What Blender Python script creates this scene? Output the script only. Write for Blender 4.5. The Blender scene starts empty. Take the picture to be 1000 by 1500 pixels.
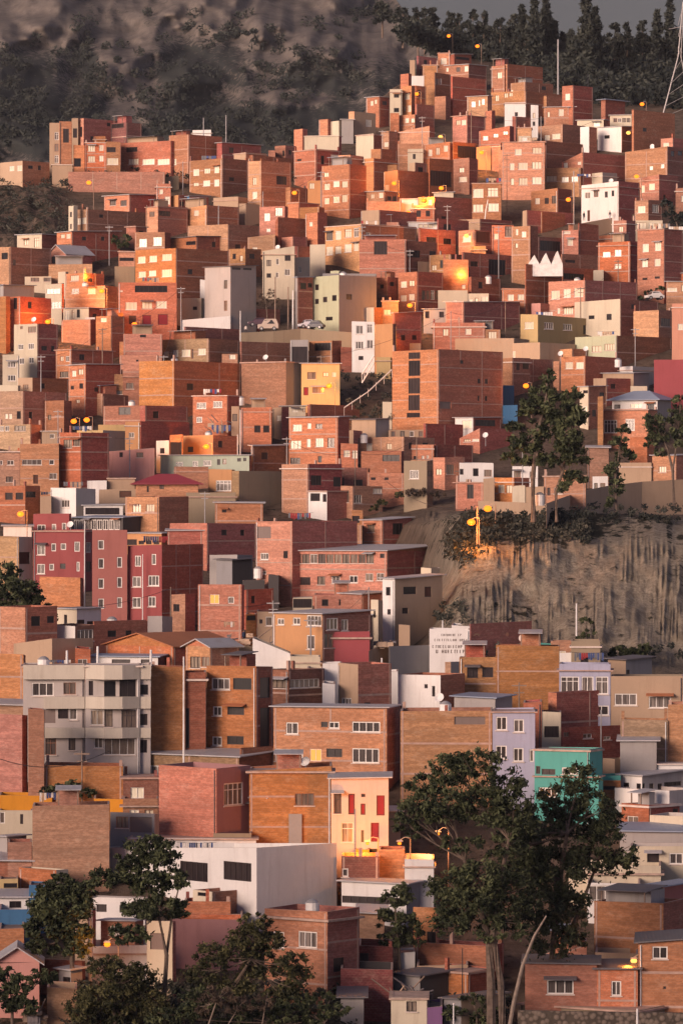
import bpy, math, random
import numpy as np
from mathutils import Vector, Matrix
R = math.radians
random.seed(7)
rng = np.random.default_rng(7)
sc = bpy.context.scene
COL = sc.collection
F = 6500.0                       # focal length in photo pixels
CZ = 60.0                        # eye level

# ------------------------------------------------------------------ helpers
def link(o, parent=None):
    COL.objects.link(o)
    if parent is not None:
        o.parent = parent
    return o

def tag(o, label=None, cat=None, group=None, kind=None):
    if label: o['label'] = label
    if cat: o['category'] = cat
    if group: o['group'] = group
    if kind: o['kind'] = kind
    return o

def empty(name, loc, rz=0.0):
    o = bpy.data.objects.new(name, None)
    o.empty_display_size = 0.3
    o.location = loc
    o.rotation_euler = (0, 0, rz)
    return link(o)

class MB:
    """collects faces with per-face material and uv, builds one mesh"""
    def __init__(s):
        s.v = []; s.f = []; s.m = []; s.uv = []
    def quad(s, pts, mi=0, uv=None):
        n = len(s.v)
        s.v.extend([tuple(p) for p in pts])
        s.f.append(tuple(range(n, n + len(pts))))
        s.m.append(mi)
        if uv is None:
            a, b, c = Vector(pts[0]), Vector(pts[1]), Vector(pts[-1])
            nrm = (b - a).cross(c - a)
            if abs(nrm.z) > 0.7 * nrm.length:
                uv = [(p[0], p[1]) for p in pts]
            elif abs(nrm.x) > abs(nrm.y):
                uv = [(p[1], p[2]) for p in pts]
            else:
                uv = [(p[0], p[2]) for p in pts]
        s.uv.append(uv)
    def box(s, x0, y0, z0, x1, y1, z1, mi=0):
        p = [(x0,y0,z0),(x1,y0,z0),(x1,y1,z0),(x0,y1,z0),(x0,y0,z1),(x1,y0,z1),(x1,y1,z1),(x0,y1,z1)]
        for f in ((0,1,5,4),(1,2,6,5),(2,3,7,6),(3,0,4,7),(4,5,6,7),(3,2,1,0)):
            s.quad([p[i] for i in f], mi)
    def hexa(s, bot, top, mi=0):
        p = list(bot) + list(top); n = len(bot)
        for i in range(n):
            j = (i + 1) % n
            s.quad([p[i], p[j], p[n+j], p[n+i]], mi)
        s.quad([p[n+i] for i in range(n)], mi)
        s.quad([p[n-1-i] for i in range(n)], mi)
    def tube(s, pts, rad, seg=6, mi=0, cap=True):
        pts = [Vector(p) for p in pts]
        rings = []
        for i, p in enumerate(pts):
            d = (pts[min(i+1, len(pts)-1)] - pts[max(i-1, 0)])
            if d.length < 1e-6: d = Vector((0,0,1))
            d.normalize()
            a = d.cross(Vector((0,0,1)))
            if a.length < 0.05: a = d.cross(Vector((0,1,0)))
            a.normalize(); b = d.cross(a)
            r = rad[i] if hasattr(rad, '__len__') else rad
            rings.append([p + a*math.cos(t)*r + b*math.sin(t)*r for t in [2*math.pi*k/seg for k in range(seg)]])
        for i in range(len(rings)-1):
            for k in range(seg):
                j = (k+1) % seg
                s.quad([rings[i][k], rings[i+1][k], rings[i+1][j], rings[i][j]], mi)
        if cap:
            s.quad(rings[0], mi); s.quad(rings[-1][::-1], mi)
    def sphere(s, c, r, mi=0, seg=8, ring=5, sz=1.0):
        c = Vector(c)
        def P(i, k):
            t = math.pi*i/ring; a = 2*math.pi*k/seg
            return c + Vector((r*math.sin(t)*math.cos(a), r*math.sin(t)*math.sin(a), r*sz*math.cos(t)))
        for i in range(ring):
            for k in range(seg):
                q = [P(i,k), P(i+1,k), P(i+1,k+1), P(i,k+1)]
                if i == 0: q = [q[0], q[1], q[2]]
                elif i == ring-1: q = [q[0], q[1], q[3]]
                s.quad(q, mi)
    def build(s, name, mats, parent=None, smooth=False):
        me = bpy.data.meshes.new(name)
        me.from_pydata(s.v, [], s.f)
        if not isinstance(mats, (list, tuple)): mats = [mats]
        for m in mats: me.materials.append(m)
        if len(mats) > 1:
            me.polygons.foreach_set('material_index', s.m)
        ul = me.uv_layers.new(name='UVMap')
        flat = [c for f in s.uv for p in f for c in p]
        ul.data.foreach_set('uv', flat)
        if smooth:
            me.polygons.foreach_set('use_smooth', [True]*len(s.f))
        me.update()
        return link(bpy.data.objects.new(name, me), parent)

# ------------------------------------------------------------------ depth of the hillside
VT = [-50, 60, 100, 250, 400, 600, 738, 830, 950, 1050, 1250, 1500, 1800]
PT = [5.2, 6.0, 6.5, 7.6, 8.4, 9.3, 10.2, 11.0, 14.0, 15.5, 17.0, 19.0, 21.0]
VC = [-50, 60, 100, 250, 400, 600, 700, 738, 750, 800, 960, 1050, 1250, 1500, 1800]
PC = [5.2, 6.0, 6.5, 7.6, 8.4, 9.3, 9.9, 10.5, 12.5, 13.1, 14.15, 15.5, 17.0, 19.0, 21.0]
def sstep(a, b, x):
    t = np.clip((np.asarray(x, float) - a) / (b - a), 0, 1)
    return t*t*(3-2*t)
def depth(u, v):
    w = sstep(560, 680, u)
    return F / (np.interp(v, VT, PT)*(1-w) + np.interp(v, VC, PC)*w)
def at(u, v, Y=None):
    if Y is None: Y = float(depth(u, v))
    return Vector(((u-500)/F*Y, Y, CZ + (750-v)/F*Y))
def ppm(u, v): return F/float(depth(u, v))

# ------------------------------------------------------------------ materials
MATS = {}
class NT:
    def __init__(s, name):
        s.m = bpy.data.materials.new(name); s.m.use_nodes = True
        s.t = s.m.node_tree; s.b = s.t.nodes['Principled BSDF']
        s.out = s.t.nodes['Material Output']
    def n(s, typ, **kw):
        x = s.t.nodes.new(typ)
        for k, v in kw.items():
            if k.startswith('i_'):
                x.inputs[k[2:].replace('_', ' ')].default_value = v
            else: setattr(x, k, v)
        return x
    def l(s, a, b): s.t.links.new(a, b)
    def noise(s, vec, scale, detail=3, rough=0.55):
        x = s.n('ShaderNodeTexNoise'); x.inputs['Scale'].default_value = scale
        x.inputs['Detail'].default_value = detail; x.inputs['Roughness'].default_value = rough
        if vec is not None: s.l(vec, x.inputs['Vector'])
        return x.outputs['Fac']
    def mapping(s, vec, scale, loc=(0,0,0)):
        x = s.n('ShaderNodeMapping'); x.inputs['Scale'].default_value = scale
        x.inputs['Location'].default_value = loc
        s.l(vec, x.inputs['Vector']); return x.outputs['Vector']
    def ramp(s, fac, stops):
        x = s.n('ShaderNodeValToRGB'); e = x.color_ramp.elements
        while len(e) < len(stops): e.new(0.5)
        for el, (p, c) in zip(e, stops):
            el.position = p; el.color = (*c, 1) if len(c) == 3 else c
        s.l(fac, x.inputs['Fac']); return x.outputs['Color']
    def mix(s, fac, a, b, blend='MIX'):
        x = s.n('ShaderNodeMix'); x.data_type = 'RGBA'; x.blend_type = blend
        for val, k in ((fac, 0), (a, 6), (b, 7)):
            if hasattr(val, 'is_output') or hasattr(val, 'links'): s.l(val, x.inputs[k])
            elif isinstance(val, (int, float)): x.inputs[k].default_value = val
            else: x.inputs[k].default_value = (*val, 1)
        return x.outputs[2]
    def math(s, op, a, b=0.0, clamp=False):
        x = s.n('ShaderNodeMath'); x.operation = op; x.use_clamp = clamp
        for val, k in ((a, 0), (b, 1)):
            if hasattr(val, 'links'): s.l(val, x.inputs[k])
            else: x.inputs[k].default_value = val
        return x.outputs[0]
    def maprange(s, v, a, b, c, d):
        x = s.n('ShaderNodeMapRange'); s.l(v, x.inputs['Value'])
        for k, q in zip(('From Min','From Max','To Min','To Max'), (a,b,c,d)): x.inputs[k].default_value = q
        return x.outputs['Result']
    def rand(s): return s.n('ShaderNodeObjectInfo').outputs['Random']
    def pos(s): return s.n('ShaderNodeNewGeometry').outputs['Position']
    def uv(s): return s.n('ShaderNodeTexCoord').outputs['UV']
    def done(s, col=None, rough=0.85, metal=0.0, spec=0.3):
        if col is not None:
            if hasattr(col, 'links'): s.l(col, s.b.inputs['Base Color'])
            else: s.b.inputs['Base Color'].default_value = (*col, 1)
        s.b.inputs['Roughness'].default_value = rough
        s.b.inputs['Metallic'].default_value = metal
        s.b.inputs['Specular IOR Level'].default_value = spec
        return s.m
    def bump(s, h, strength, dist=0.05):
        x = s.n('ShaderNodeBump'); x.inputs['Strength'].default_value = strength
        x.inputs['Distance'].default_value = dist
        s.l(h, x.inputs['Height']); s.l(x.outputs['Normal'], s.b.inputs['Normal'])

def mul(c, k): return tuple(min(1.0, x*k) for x in c)

def brick_mat(key, c):
    t = NT(key); uv = t.uv()
    br = t.n('ShaderNodeTexBrick'); t.l(uv, br.inputs['Vector'])
    br.inputs['Color1'].default_value = (*mul(c, 1.12), 1)
    br.inputs['Color2'].default_value = (*mul(c, 0.86), 1)
    br.inputs['Mortar'].default_value = (*[0.5*x+0.5*y for x, y in zip(c, (0.42,0.31,0.24))], 1)
    br.inputs['Scale'].default_value = 1.0
    br.inputs['Mortar Size'].default_value = 0.028
    br.inputs['Brick Width'].default_value = 0.30; br.inputs['Row Height'].default_value = 0.19
    br.inputs['Bias'].default_value = -0.1
    p = t.pos()
    # batches of differently fired brick laid in long level courses
    st = t.noise(t.mapping(p, (0.16, 0.16, 1.7)), 1.0, 5, 0.72)
    c1 = t.mix(t.maprange(st, 0.38, 0.62, 0, 1), mul(c, 1.15), mul(c, 0.55), 'MIX')
    x = t.mix(0.6, br.outputs['Color'], c1)
    # pale patches of spilt mortar and efflorescence
    n2 = t.noise(t.mapping(p, (0.5, 0.5, 0.9)), 1.0, 5, 0.7)
    x = t.mix(t.maprange(n2, 0.54, 0.74, 0, 0.45), x, (0.50, 0.34, 0.25))
    n3 = t.noise(t.mapping(p, (2.2, 2.2, 5.0)), 1.0, 3, 0.7)
    x = t.mix(t.maprange(n3, 0.42, 0.58, 0, 0.55), x, mul(c, 0.52))
    r = t.rand()
    hs = t.n('ShaderNodeHueSaturation')
    t.l(t.maprange(r, 0, 1, 0.484, 0.518), hs.inputs['Hue'])
    r2 = t.math('FRACT', t.math('MULTIPLY', r, 17.31))
    t.l(t.maprange(r2, 0, 1, 0.72, 1.26), hs.inputs['Value'])
    r3 = t.math('FRACT', t.math('MULTIPLY', r, 5.77))
    t.l(t.maprange(r3, 0, 1, 0.86, 1.08), hs.inputs['Saturation'])
    t.l(x, hs.inputs['Color'])
    t.bump(br.outputs['Fac'], 0.4, -0.02)
    return t.done(hs.outputs['Color'], 0.92)

def plaster_mat(key, c):
    t = NT(key); p = t.pos()
    n1 = t.noise(t.mapping(p, (0.35, 0.35, 0.25)), 1.0, 5, 0.6)
    x = t.mix(t.maprange(n1, 0.35, 0.7, 0, 0.30), c, mul(c, 0.62))
    n2 = t.noise(t.mapping(p, (1.6, 1.6, 0.16)), 1.0, 4, 0.7)      # rain streaks
    x = t.mix(t.maprange(n2, 0.52, 0.75, 0, 0.38), x, [0.6*a*b for a, b in zip(c, (0.95,0.85,0.8))])
    n3 = t.noise(t.mapping(p, (4, 4, 4)), 1.0, 3, 0.7)
    x = t.mix(t.maprange(n3, 0.45, 0.7, 0, 0.15), x, mul(c, 0.7))
    r = t.rand()
    hs = t.n('ShaderNodeHueSaturation'); t.l(t.maprange(r, 0, 1, 0.90, 1.06), hs.inputs['Value'])
    t.l(x, hs.inputs['Color'])
    t.bump(n3, 0.15, 0.03)
    return t.done(hs.outputs['Color'], 0.88)

def simple_mat(key, c, rough=0.7, metal=0.0, var=0.15, scale=1.5):
    t = NT(key); n1 = t.noise(t.pos(), scale, 4, 0.6)
    x = t.mix(t.maprange(n1, 0.3, 0.7, 0, 1), mul(c, 1-var), mul(c, 1+var))
    return t.done(x, rough, metal)

BR = dict(bk=(0.40,0.125,0.085), br=(0.50,0.190,0.090), sa=(0.56,0.245,0.135), bd=(0.29,0.088,0.075),
          bo=(0.50,0.195,0.085), bt=(0.43,0.25,0.155), bp=(0.47,0.205,0.13))
PL = dict(cr=(0.60,0.52,0.40), wh=(0.76,0.73,0.71), wp=(0.52,0.46,0.43), gr=(0.36,0.33,0.32), gb=(0.26,0.25,0.26),
          yl=(0.52,0.38,0.19), yo=(0.34,0.26,0.14), gn=(0.45,0.46,0.32), gm=(0.42,0.47,0.38), pk=(0.60,0.30,0.26),
          pu=(0.37,0.19,0.19), rd=(0.33,0.085,0.085), rr=(0.40,0.15,0.13), rw=(0.33,0.075,0.085), bl=(0.42,0.42,0.55),
          bb=(0.06,0.17,0.33), te=(0.10,0.36,0.32), pp=(0.56,0.43,0.38), og=(0.52,0.27,0.13), oy=(0.72,0.30,0.03), tn=(0.44,0.31,0.215),  # og also puts lamplight into the colour of a few salmon fronts
          ol=(0.30,0.235,0.165), dg=(0.085,0.075,0.075), vi=(0.20,0.10,0.22), sp=(0.56,0.27,0.19))
def M(key):
    if key in MATS: return MATS[key]
    if key in BR: m = brick_mat('brick_'+key, BR[key])
    elif key in PL: m = plaster_mat('plaster_'+key, PL[key])
    else: raise KeyError(key)
    MATS[key] = m; return m

MATS['frame_con'] = simple_mat('ring_beam_concrete', (0.44,0.29,0.235), 0.9, 0, 0.2)
MATS['coping'] = simple_mat('coping_mortar', (0.46,0.33,0.27), 0.9, 0, 0.25)
MATS['roofslab'] = simple_mat('roof_slab', (0.22,0.16,0.14), 0.95, 0, 0.35, 0.6)
def sheet_mat(key, c, rough=0.45, metal=0.0, rust=0.35):
    t = NT(key); uv = t.uv()
    w = t.n('ShaderNodeTexWave'); w.inputs['Scale'].default_value = 3.0; t.l(t.mapping(uv, (1,0,0)), w.inputs['Vector'])
    n1 = t.noise(t.mapping(t.pos(), (0.6,0.6,0.6)), 1.0, 5, 0.65)
    x = t.mix(t.maprange(n1, 0.5, 0.75, 0, rust), c, (0.20,0.085,0.045))
    x = t.mix(t.maprange(t.noise(t.pos(), 0.25, 2), 0.3, 0.7, 0, 0.35), x, mul(c, 0.6))
    t.bump(w.outputs['Fac'], 0.5, 0.04)
    return t.done(x, rough, metal, 0.5)
MATS['sheet'] = sheet_mat('corrugated_sheet', (0.50,0.48,0.49), 0.5)
MATS['sheet_dark'] = sheet_mat('dark_sheet', (0.15,0.135,0.145), 0.55)
MATS['sheet_blue'] = sheet_mat('blue_grey_sheet', (0.30,0.35,0.45), 0.45, 0, 0.1)
MATS['sheet_red'] = sheet_mat('red_sheet', (0.36,0.045,0.06), 0.5, 0, 0.1)
MATS['tile_orange'] = sheet_mat('clay_roof', (0.46,0.17,0.075), 0.8, 0, 0.2)
MATS['wframe_w'] = simple_mat('white_window_frame', (0.72,0.68,0.64), 0.5)
MATS['wframe_d'] = simple_mat('dark_window_frame', (0.06,0.045,0.045), 0.5)
MATS['wframe_b'] = simple_mat('brown_window_frame', (0.30,0.15,0.10), 0.6)
MATS['sill'] = simple_mat('sill_stone', (0.62,0.52,0.46), 0.8)
MATS['metal_white'] = simple_mat('white_painted_metal', (0.75,0.72,0.70), 0.4)
MATS['metal_grey'] = simple_mat('galvanised_metal', (0.38,0.36,0.36), 0.45, 0.3)
MATS['wood'] = simple_mat('old_wood', (0.25,0.18,0.14), 0.9, 0, 0.3)
MATS['black'] = simple_mat('black_plastic', (0.03,0.03,0.035), 0.5)

def pane_mat(key, lo, hi, rough, spec, fold=0.3):
    t = NT(key); r = t.rand(); uv = t.uv()
    c = t.mix(r, lo, hi)
    n = t.noise(t.mapping(uv, (5.0, 0.35, 1)), 1.0, 3, 0.6)
    c = t.mix(t.maprange(n, 0.42, 0.66, 0, fold), c, mul(lo, 0.35))
    return t.done(c, rough, 0, spec)
MATS['p_b'] = pane_mat('painted_reflection_pane', (0.66,0.57,0.42), (0.90,0.83,0.66), 0.25, 0.8, 0.22)  # pale colour stands in for the bright sky mirrored in the glass
MATS['p_g'] = pane_mat('grey_curtain_pane', (0.12,0.09,0.08), (0.34,0.27,0.21), 0.18, 0.8, 0.75)  # mid grey curtain behind the glass
MATS['p_w'] = pane_mat('casement_pane', (0.05,0.04,0.04), (0.26,0.22,0.20), 0.15, 0.9, 0.8)
MATS['p_d'] = pane_mat('dark_glass_and_opening', (0.012,0.010,0.012), (0.05,0.035,0.035), 0.30, 0.35, 0.5)  # near-black: dark glass, also shade inside open porches put into the colour
MATS['p_r'] = plaster_mat('red_door_paint', (0.26,0.03,0.04))
MATS['p_o'] = plaster_mat('brown_door_paint', (0.12,0.055,0.04))
MATS['p_k'] = plaster_mat('cement_panel', (0.22,0.17,0.155))
def emit_mat(key, c, strength, uvnoise=True):
    t = NT(key)
    t.b.inputs['Emission Color'].default_value = (*c, 1)
    t.b.inputs['Emission Strength'].default_value = strength
    return t.done((0.02,0.01,0.005), 0.5)
MATS['p_y'] = emit_mat('lit_room_pane', (1.0,0.33,0.06), 0.95)
MATS['lamp'] = emit_mat('lit_sodium_lamp', (1.0,0.17,0.008), 2.1)
MATS['lamp_pale'] = emit_mat('lit_pale_lamp', (1.0,0.42,0.09), 1.5)
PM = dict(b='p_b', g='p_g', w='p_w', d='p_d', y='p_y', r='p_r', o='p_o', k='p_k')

# ------------------------------------------------------------------ a wall face with real window openings
def wall_face(mb, O, U, N, L, zb, ztL, ztR, rects, mi, inset=0.16):
    """O origin (s=0), U unit dir along the wall, N outward normal; rects (s0,s1,z0,z1)"""
    O = Vector(O); U = Vector(U); N = Vector(N)
    def zt(s): return ztL + (ztR-ztL)*s/max(L,1e-6)
    def P(s, z, d=0.0): return tuple(O + U*s + Vector((0,0,z)) - N*d)
    ss = sorted({0.0, L, *[r[0] for r in rects], *[r[1] for r in rects]})
    zs = sorted({zb, *[r[2] for r in rects], *[r[3] for r in rects]})
    for i in range(len(ss)-1):
        a, b = ss[i], ss[i+1]
        if b-a < 1e-5: continue
        mid = (a+b)/2
        col = [r for r in rects if r[0]-1e-6 <= a and r[1]+1e-6 >= b]
        k = 0
        lv = [z for z in zs if z == zb or any(z in (r[2], r[3]) for r in col)] + [None]
        for j in range(len(lv)-1):
            z0, z1 = lv[j], lv[j+1]
            if z1 is not None and any(r[2]-1e-6 <= z0 and r[3]+1e-6 >= z1 for r in col): continue
            if z1 is None: q = [(a,z0),(b,z0),(b,zt(b)),(a,zt(a))]
            else: q = [(a,z0),(b,z0),(b,z1),(a,z1)]
            mb.quad([P(*x) for x in q], mi, [(x[0], x[1]) for x in q])
    for (a,b,z0,z1) in rects:
        for q in ([(a,z0,0),(a,z0,inset),(a,z1,inset),(a,z1,0)], [(b,z0,0),(b,z1,0),(b,z1,inset),(b,z0,inset)],
                  [(a,z0,0),(b,z0,0),(b,z0,inset),(a,z0,inset)], [(a,z1,0),(a,z1,inset),(b,z1,inset),(b,z1,0)]):
            mb.quad([P(*x) for x in q], mi)
    return zt, P

def beam_segments(a, b, z0, z1, rects):
    segs = [(a, b)]
    for r in rects:
        if r[3] <= z0-0.02 or r[2] >= z1+0.02: continue
        out = []
        for s in segs:
            if r[1] <= s[0] or r[0] >= s[1]: out.append(s); continue
            if r[0]-0.03 > s[0]: out.append((s[0], r[0]-0.03))
            if r[1]+0.03 < s[1]: out.append((r[1]+0.03, s[1]))
        segs = out
    return [s for s in segs if s[1]-s[0] > 0.25]

def make_window(parent, kind, O, U, N, r, px_w):
    """one window: pane mesh, with a frame and a sill as sub-parts; parent is the house"""
    O = Vector(O); U = Vector(U); N = Vector(N)
    a,b,z0,z1 = r
    def P(s, z, d): return tuple(O + U*s + Vector((0,0,z)) - N*d)
    def slab(mb, s0, s1, za, zb, d0, d1):
        bot = [P(s0,za,d0),P(s1,za,d0),P(s1,za,d1),P(s0,za,d1)]
        top = [P(s0,zb,d0),P(s1,zb,d0),P(s1,zb,d1),P(s0,zb,d1)]
        mb.hexa(bot, top)
    w, h = b-a, z1-z0
    name = {'r':'door','o':'door','k':'cement_panel','y':'window'}.get(kind, 'window')
    m = MB()
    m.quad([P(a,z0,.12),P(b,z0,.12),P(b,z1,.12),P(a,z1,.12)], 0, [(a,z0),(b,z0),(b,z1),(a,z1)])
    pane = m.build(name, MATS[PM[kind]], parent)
    if kind in 'k': return
    fr = MB(); fw = 0.055 if px_w > 10 else 0.075
    if kind == 'w': fw = 0.10
    for q in ((a,a+fw,z0,z1),(b-fw,b,z0,z1)): slab(fr, *q, .05, .115)
    for q in ((a+fw,b-fw,z0,z0+fw),(a+fw,b-fw,z1-fw,z1)): slab(fr, *q, .05, .115)
    nm = 0
    if kind in 'bgwdy':
        nm = max(1, int(round(w/0.85))-0) if w > 0.75 else 0
        if kind == 'd' and w < 2.0: nm = random.choice((0, 0, 1))
        nm = min(nm, 9)
        for k in range(nm):
            s = a + w*(k+1)/(nm+1)
            slab(fr, s-fw*0.4, s+fw*0.4, z0+fw, z1-fw, .06, .11)
        if h > 1.5 and kind in 'bgwy':
            zz = z0 + h*0.7; c0 = a+fw
            for k in range(nm+1):
                c1 = a + w*(k+1)/(nm+1) - (fw*0.4 if k < nm else fw)
                slab(fr, c0, c1, zz-0.03, zz+0.03, .062, .108)
                c0 = c1 + fw*0.8
    fm = {'w':'wframe_w','b':random.choice(('wframe_w','wframe_b','wframe_w')),'g':random.choice(('wframe_b','wframe_d','wframe_w')),
          'd':'wframe_d','y':'wframe_w','r':'wframe_d','o':'wframe_d'}[kind]
    fr.build('frame', MATS[fm], pane)
    if kind in 'bgw' and (px_w > 9):
        sl = MB(); slab(sl, a-0.10, b+0.10, z0-0.09, z0-0.005, -0.10, -0.004)
        sl.build('sill', MATS['sill'], pane)

def num(s): return float(s)
def parse_rects(tok, ox, oy):
    k = tok[0]; body = tok[1:]
    nx, dx, ny, dy = 1, 0, 1, 0
    if ';' in body:
        body, q = body.split(';'); ny, dy = q.split(','); ny = int(ny); dy = float(dy)
    if ':' in body:
        body, q = body.split(':'); nx, dx = q.split(','); nx = int(nx); dx = float(dx)
    x,y,w,h = [float(c) for c in body.split(',')]
    return [(k, ox+(x+i*dx)/4, oy+(y+j*dy)/4, w/4, h/4) for i in range(nx) for j in range(ny)]

HOUSES = []
ROOFS = {'m':'sheet','d':'sheet_dark','u':'sheet_blue','r':'sheet_red','t':'tile_orange'}
def make_house(x0, xc, x1, yt, yb, fm, sm, roof, dl, dr, rects, name='brick_house', peak=0, ang=None):
    """photo-measured outline (px) turned into a real box house standing on the slope"""
    if x1 - xc < 1.5: x1 = xc + 1.5
    wl, wr = max(xc-x0, 1.0), x1-xc
    th = math.atan(math.sqrt(wr/wl)); th = min(max(th, R(14)), R(44))
    th += R(random.uniform(-2.5, 2.5))
    if wr <= 3: th = math.atan((xc-500)/F) + R(0.3)
    if ang: th = R(ang)
    c, s = math.cos(th), math.sin(th)
    C = at(xc, yb); Xc, Yc = C.x, C.y
    def xl(u): t = (u-500)/F; return (t*Yc - Xc)/(c + t*s)        # along the front (negative)
    def yl(u): t = (u-500)/F; return (t*Yc - Xc)/(s - t*c)        # along the flank
    def zl(v, Y): return (750-v)/F*Y + CZ - C.z
    W = -xl(x0); D = yl(x1)
    Dreal = max(D, 3.5 if (yb-yt) > 20 else 2.0) if wr > 3 else max(D, 5.0)
    if wr <= 3: Dreal = min(max(5.0, W*0.7), 9.0)
    if wr > 3: Dreal = D
    D = min(Dreal, 40)
    root = empty(name, C, -th)
    zc = zl(yt, Yc)
    zL = zl(yt+dl, Yc + W*s); zR = zl(yt+dr, Yc + D*c)
    if dl == 0: zL = zc + random.uniform(-0.12, 0.12)
    if dr == 0: zR = zc + random.uniform(-0.12, 0.12)
    zK = zL + zR - zc
    base = -5.0 if yb < 1380 else -6.0
    # windows sorted to faces
    fr, sd = [], []
    k_ = ppm(xc, yb)
    if fm in BR and wl > 17 and yb-yt > 20 and not any(q[1]+q[3]/2 < xc for q in rects) and random.random() < 0.42 and yb < 1330 and wl*(yb-yt) < 3600:
        kk_ = random.choice('bdgb'); n_ = random.choice((1,2,2)); ws_ = random.uniform(0.9,1.4)*k_*.9
        for i in range(n_):
            rects = rects + [(kk_, x0 + wl*(0.18+0.42*i) + random.uniform(0,2), yt + 1.0*k_, ws_, random.uniform(.9,1.2)*k_)]
    if sm in BR and wr > 14 and not any(q[1]+q[3]/2 >= xc for q in rects) and random.random() < 0.42 and yb-yt > 20:
        for i in range(random.choice((1, 1, 2))):
            rects = rects + [('d', xc + wr*random.uniform(0.15+0.4*i, 0.3+0.4*i), yt + (0.9+2.7*random.choice((0,0,1)))*k_, random.uniform(0.7,1.3)*k_*0.8, random.uniform(0.6,1.1)*k_)]
    for (k, u, v, w, h) in rects:
        if u + w/2 < xc:
            a, b = xl(max(u, x0+0.6)) + W, xl(min(u+w, xc-0.6)) + W
            Y = Yc + (W-(a+b)/2)*s
            z1, z0 = zl(v, Y), zl(v+h, Y)
            lim = min(zc, zL) - 0.12
            lst = fr; LL = W
        else:
            a, b = yl(max(u, xc+0.6)), yl(min(u+w, x1-0.6))
            Y = Yc + (a+b)/2*c
            z1, z0 = zl(v, Y), zl(v+h, Y)
            lim = min(zc, zR) - 0.12
            lst = sd; LL = D
        z1 = min(z1, lim)
        a = max(a, 0.05); b = min(b, LL-0.05)
        if b-a < 0.15 or z1-z0 < 0.15: continue
        if any(not (b+0.04 < q[0] or a-0.04 > q[1] or z1+0.04 < q[2] or z0-0.04 > q[3]) for q, _, _ in lst): continue
        lst.append(((a,b,z0,z1), k, w))
    wb = MB()
    rf = [q[0] for q in fr]; rs = [q[0] for q in sd]
    OF, UF, NF = (-W,0,0), (1,0,0), (0,-1,0)
    OS, US, NS = (0,0,0), (0,1,0), (1,0,0)
    wall_face(wb, OF, UF, NF, W, base, zL, zc, rf, 0)
    wall_face(wb, OS, US, NS, D, base, zc, zR, rs, 1)
    wb.quad([(0,D,base),(-W,D,base),(-W,D,zK),(0,D,zR)], 1)
    wb.quad([(-W,D,base),(-W,0,base),(-W,0,zL),(-W,D,zK)], 1)
    t = min(0.16, W*0.2, D*0.2)
    zs = min(zc, zL, zR, zK) - (0.45 if min(W, D) > 2 else 0.1)
    if roof == 'f':
        o = [(0,0,zc),(0,D,zR),(-W,D,zK),(-W,0,zL)]
        i = [(-t,t,zc),(-t,D-t,zR),(-W+t,D-t,zK),(-W+t,t,zL)]
        j = [(-t,t,zs),(-t,D-t,zs),(-W+t,D-t,zs),(-W+t,t,zs)]
        for k in range(4):
            n = (k+1) % 4
            wb.quad([o[k],o[n],i[n],i[k]], 2); wb.quad([i[k],i[n],j[n],j[k]], 1)
    wb.build('wall', [M(fm), M(sm), MATS['coping']], root)
    if roof == 'f':
        rb = MB(); rb.quad([(-t,t,zs+.01),(-t,D-t,zs+.01),(-W+t,D-t,zs+.01),(-W+t,t,zs+.01)][::-1], 0)
        rb.build('roof', MATS['roofslab'], root)
    elif roof in 'mdu' or roof == 'r' or roof == 't':
        o = 0.35; th_ = 0.10; k = random.uniform(0.02, 0.06)
        if roof in 'rt': k = 0.28
        bx = [(o,-o),(o,D+o),(-W-o,D+o),(-W-o,-o)]
        zz = [zc+0.02, zR+0.02+k*D, zK+0.02+k*D, zL+0.02]
        rb = MB()
        rb.hexa([(x,y,z-0.0) for (x,y),z in zip(bx,zz)], [(x,y,z+th_) for (x,y),z in zip(bx,zz)])
        rb.build('roof', MATS[ROOFS[roof]], root)
        # fill between wall head and the raised back of the sheet
        fl = MB()
        fl.quad([(-0.01,0,zc),(-0.01,D-0.01,zR),(-0.01,D-0.01,zR+k*D)], 0)
        fl.quad([(-W+.01,0,zL),(-W+.01,D-.01,zK+k*D),(-W+.01,D-.01,zK)], 0)
        fl.quad([(0,D-.01,zR),(-W,D-.01,zK),(-W,D-.01,zK+k*D),(0,D-.01,zR+k*D)], 0)
        fl.build('wall_head', M(sm), root)
    elif roof in 'GgHh':
        ph = peak/4/F*Yc if peak else 0.22*W
        mm = {'G':'sheet','g':'tile_orange','H':'sheet_blue','h':'sheet_red'}[roof]
        o = 0.4; th_ = 0.1
        rb = MB()
        if roof in 'Gg':
            xm = -W/2; e = ph/(W/2)*o
            for sgn, xe in ((1, o), (-1, -W-o)):
                bot = [(xm,-o,zc+ph+.02),(xe,-o,zc-e+.02),(xe,D+o,zc-e+.02),(xm,D+o,zc+ph+.02)]
                rb.hexa(bot, [(x,y,z+th_) for x,y,z in bot])
            fl = MB()
            fl.quad([(-W,0.002,zc-.01),(0,0.002,zc-.01),(xm,0.002,zc+ph)], 0)
            fl.build('gable', M(fm), root)
            fl = MB(); fl.quad([(0,D-.002,zc-.01),(-W,D-.002,zc-.01),(xm,D-.002,zc+ph)], 0); fl.build('gable', M(sm), root)
        else:
            o = 0.8
            q = [(-W-o,-o),(o,-o),(o,D+o),(-W-o,D+o)]
            m_ = min(W, D)/2
            if W >= D: r0, r1 = (-W+m_, D/2), (-m_, D/2)
            else: r0, r1 = (-W/2, m_), (-W/2, D-m_)
            q = [(x,y,zc) for x,y in q]; A = (*r0, zc+ph); B = (*r1, zc+ph)
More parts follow.
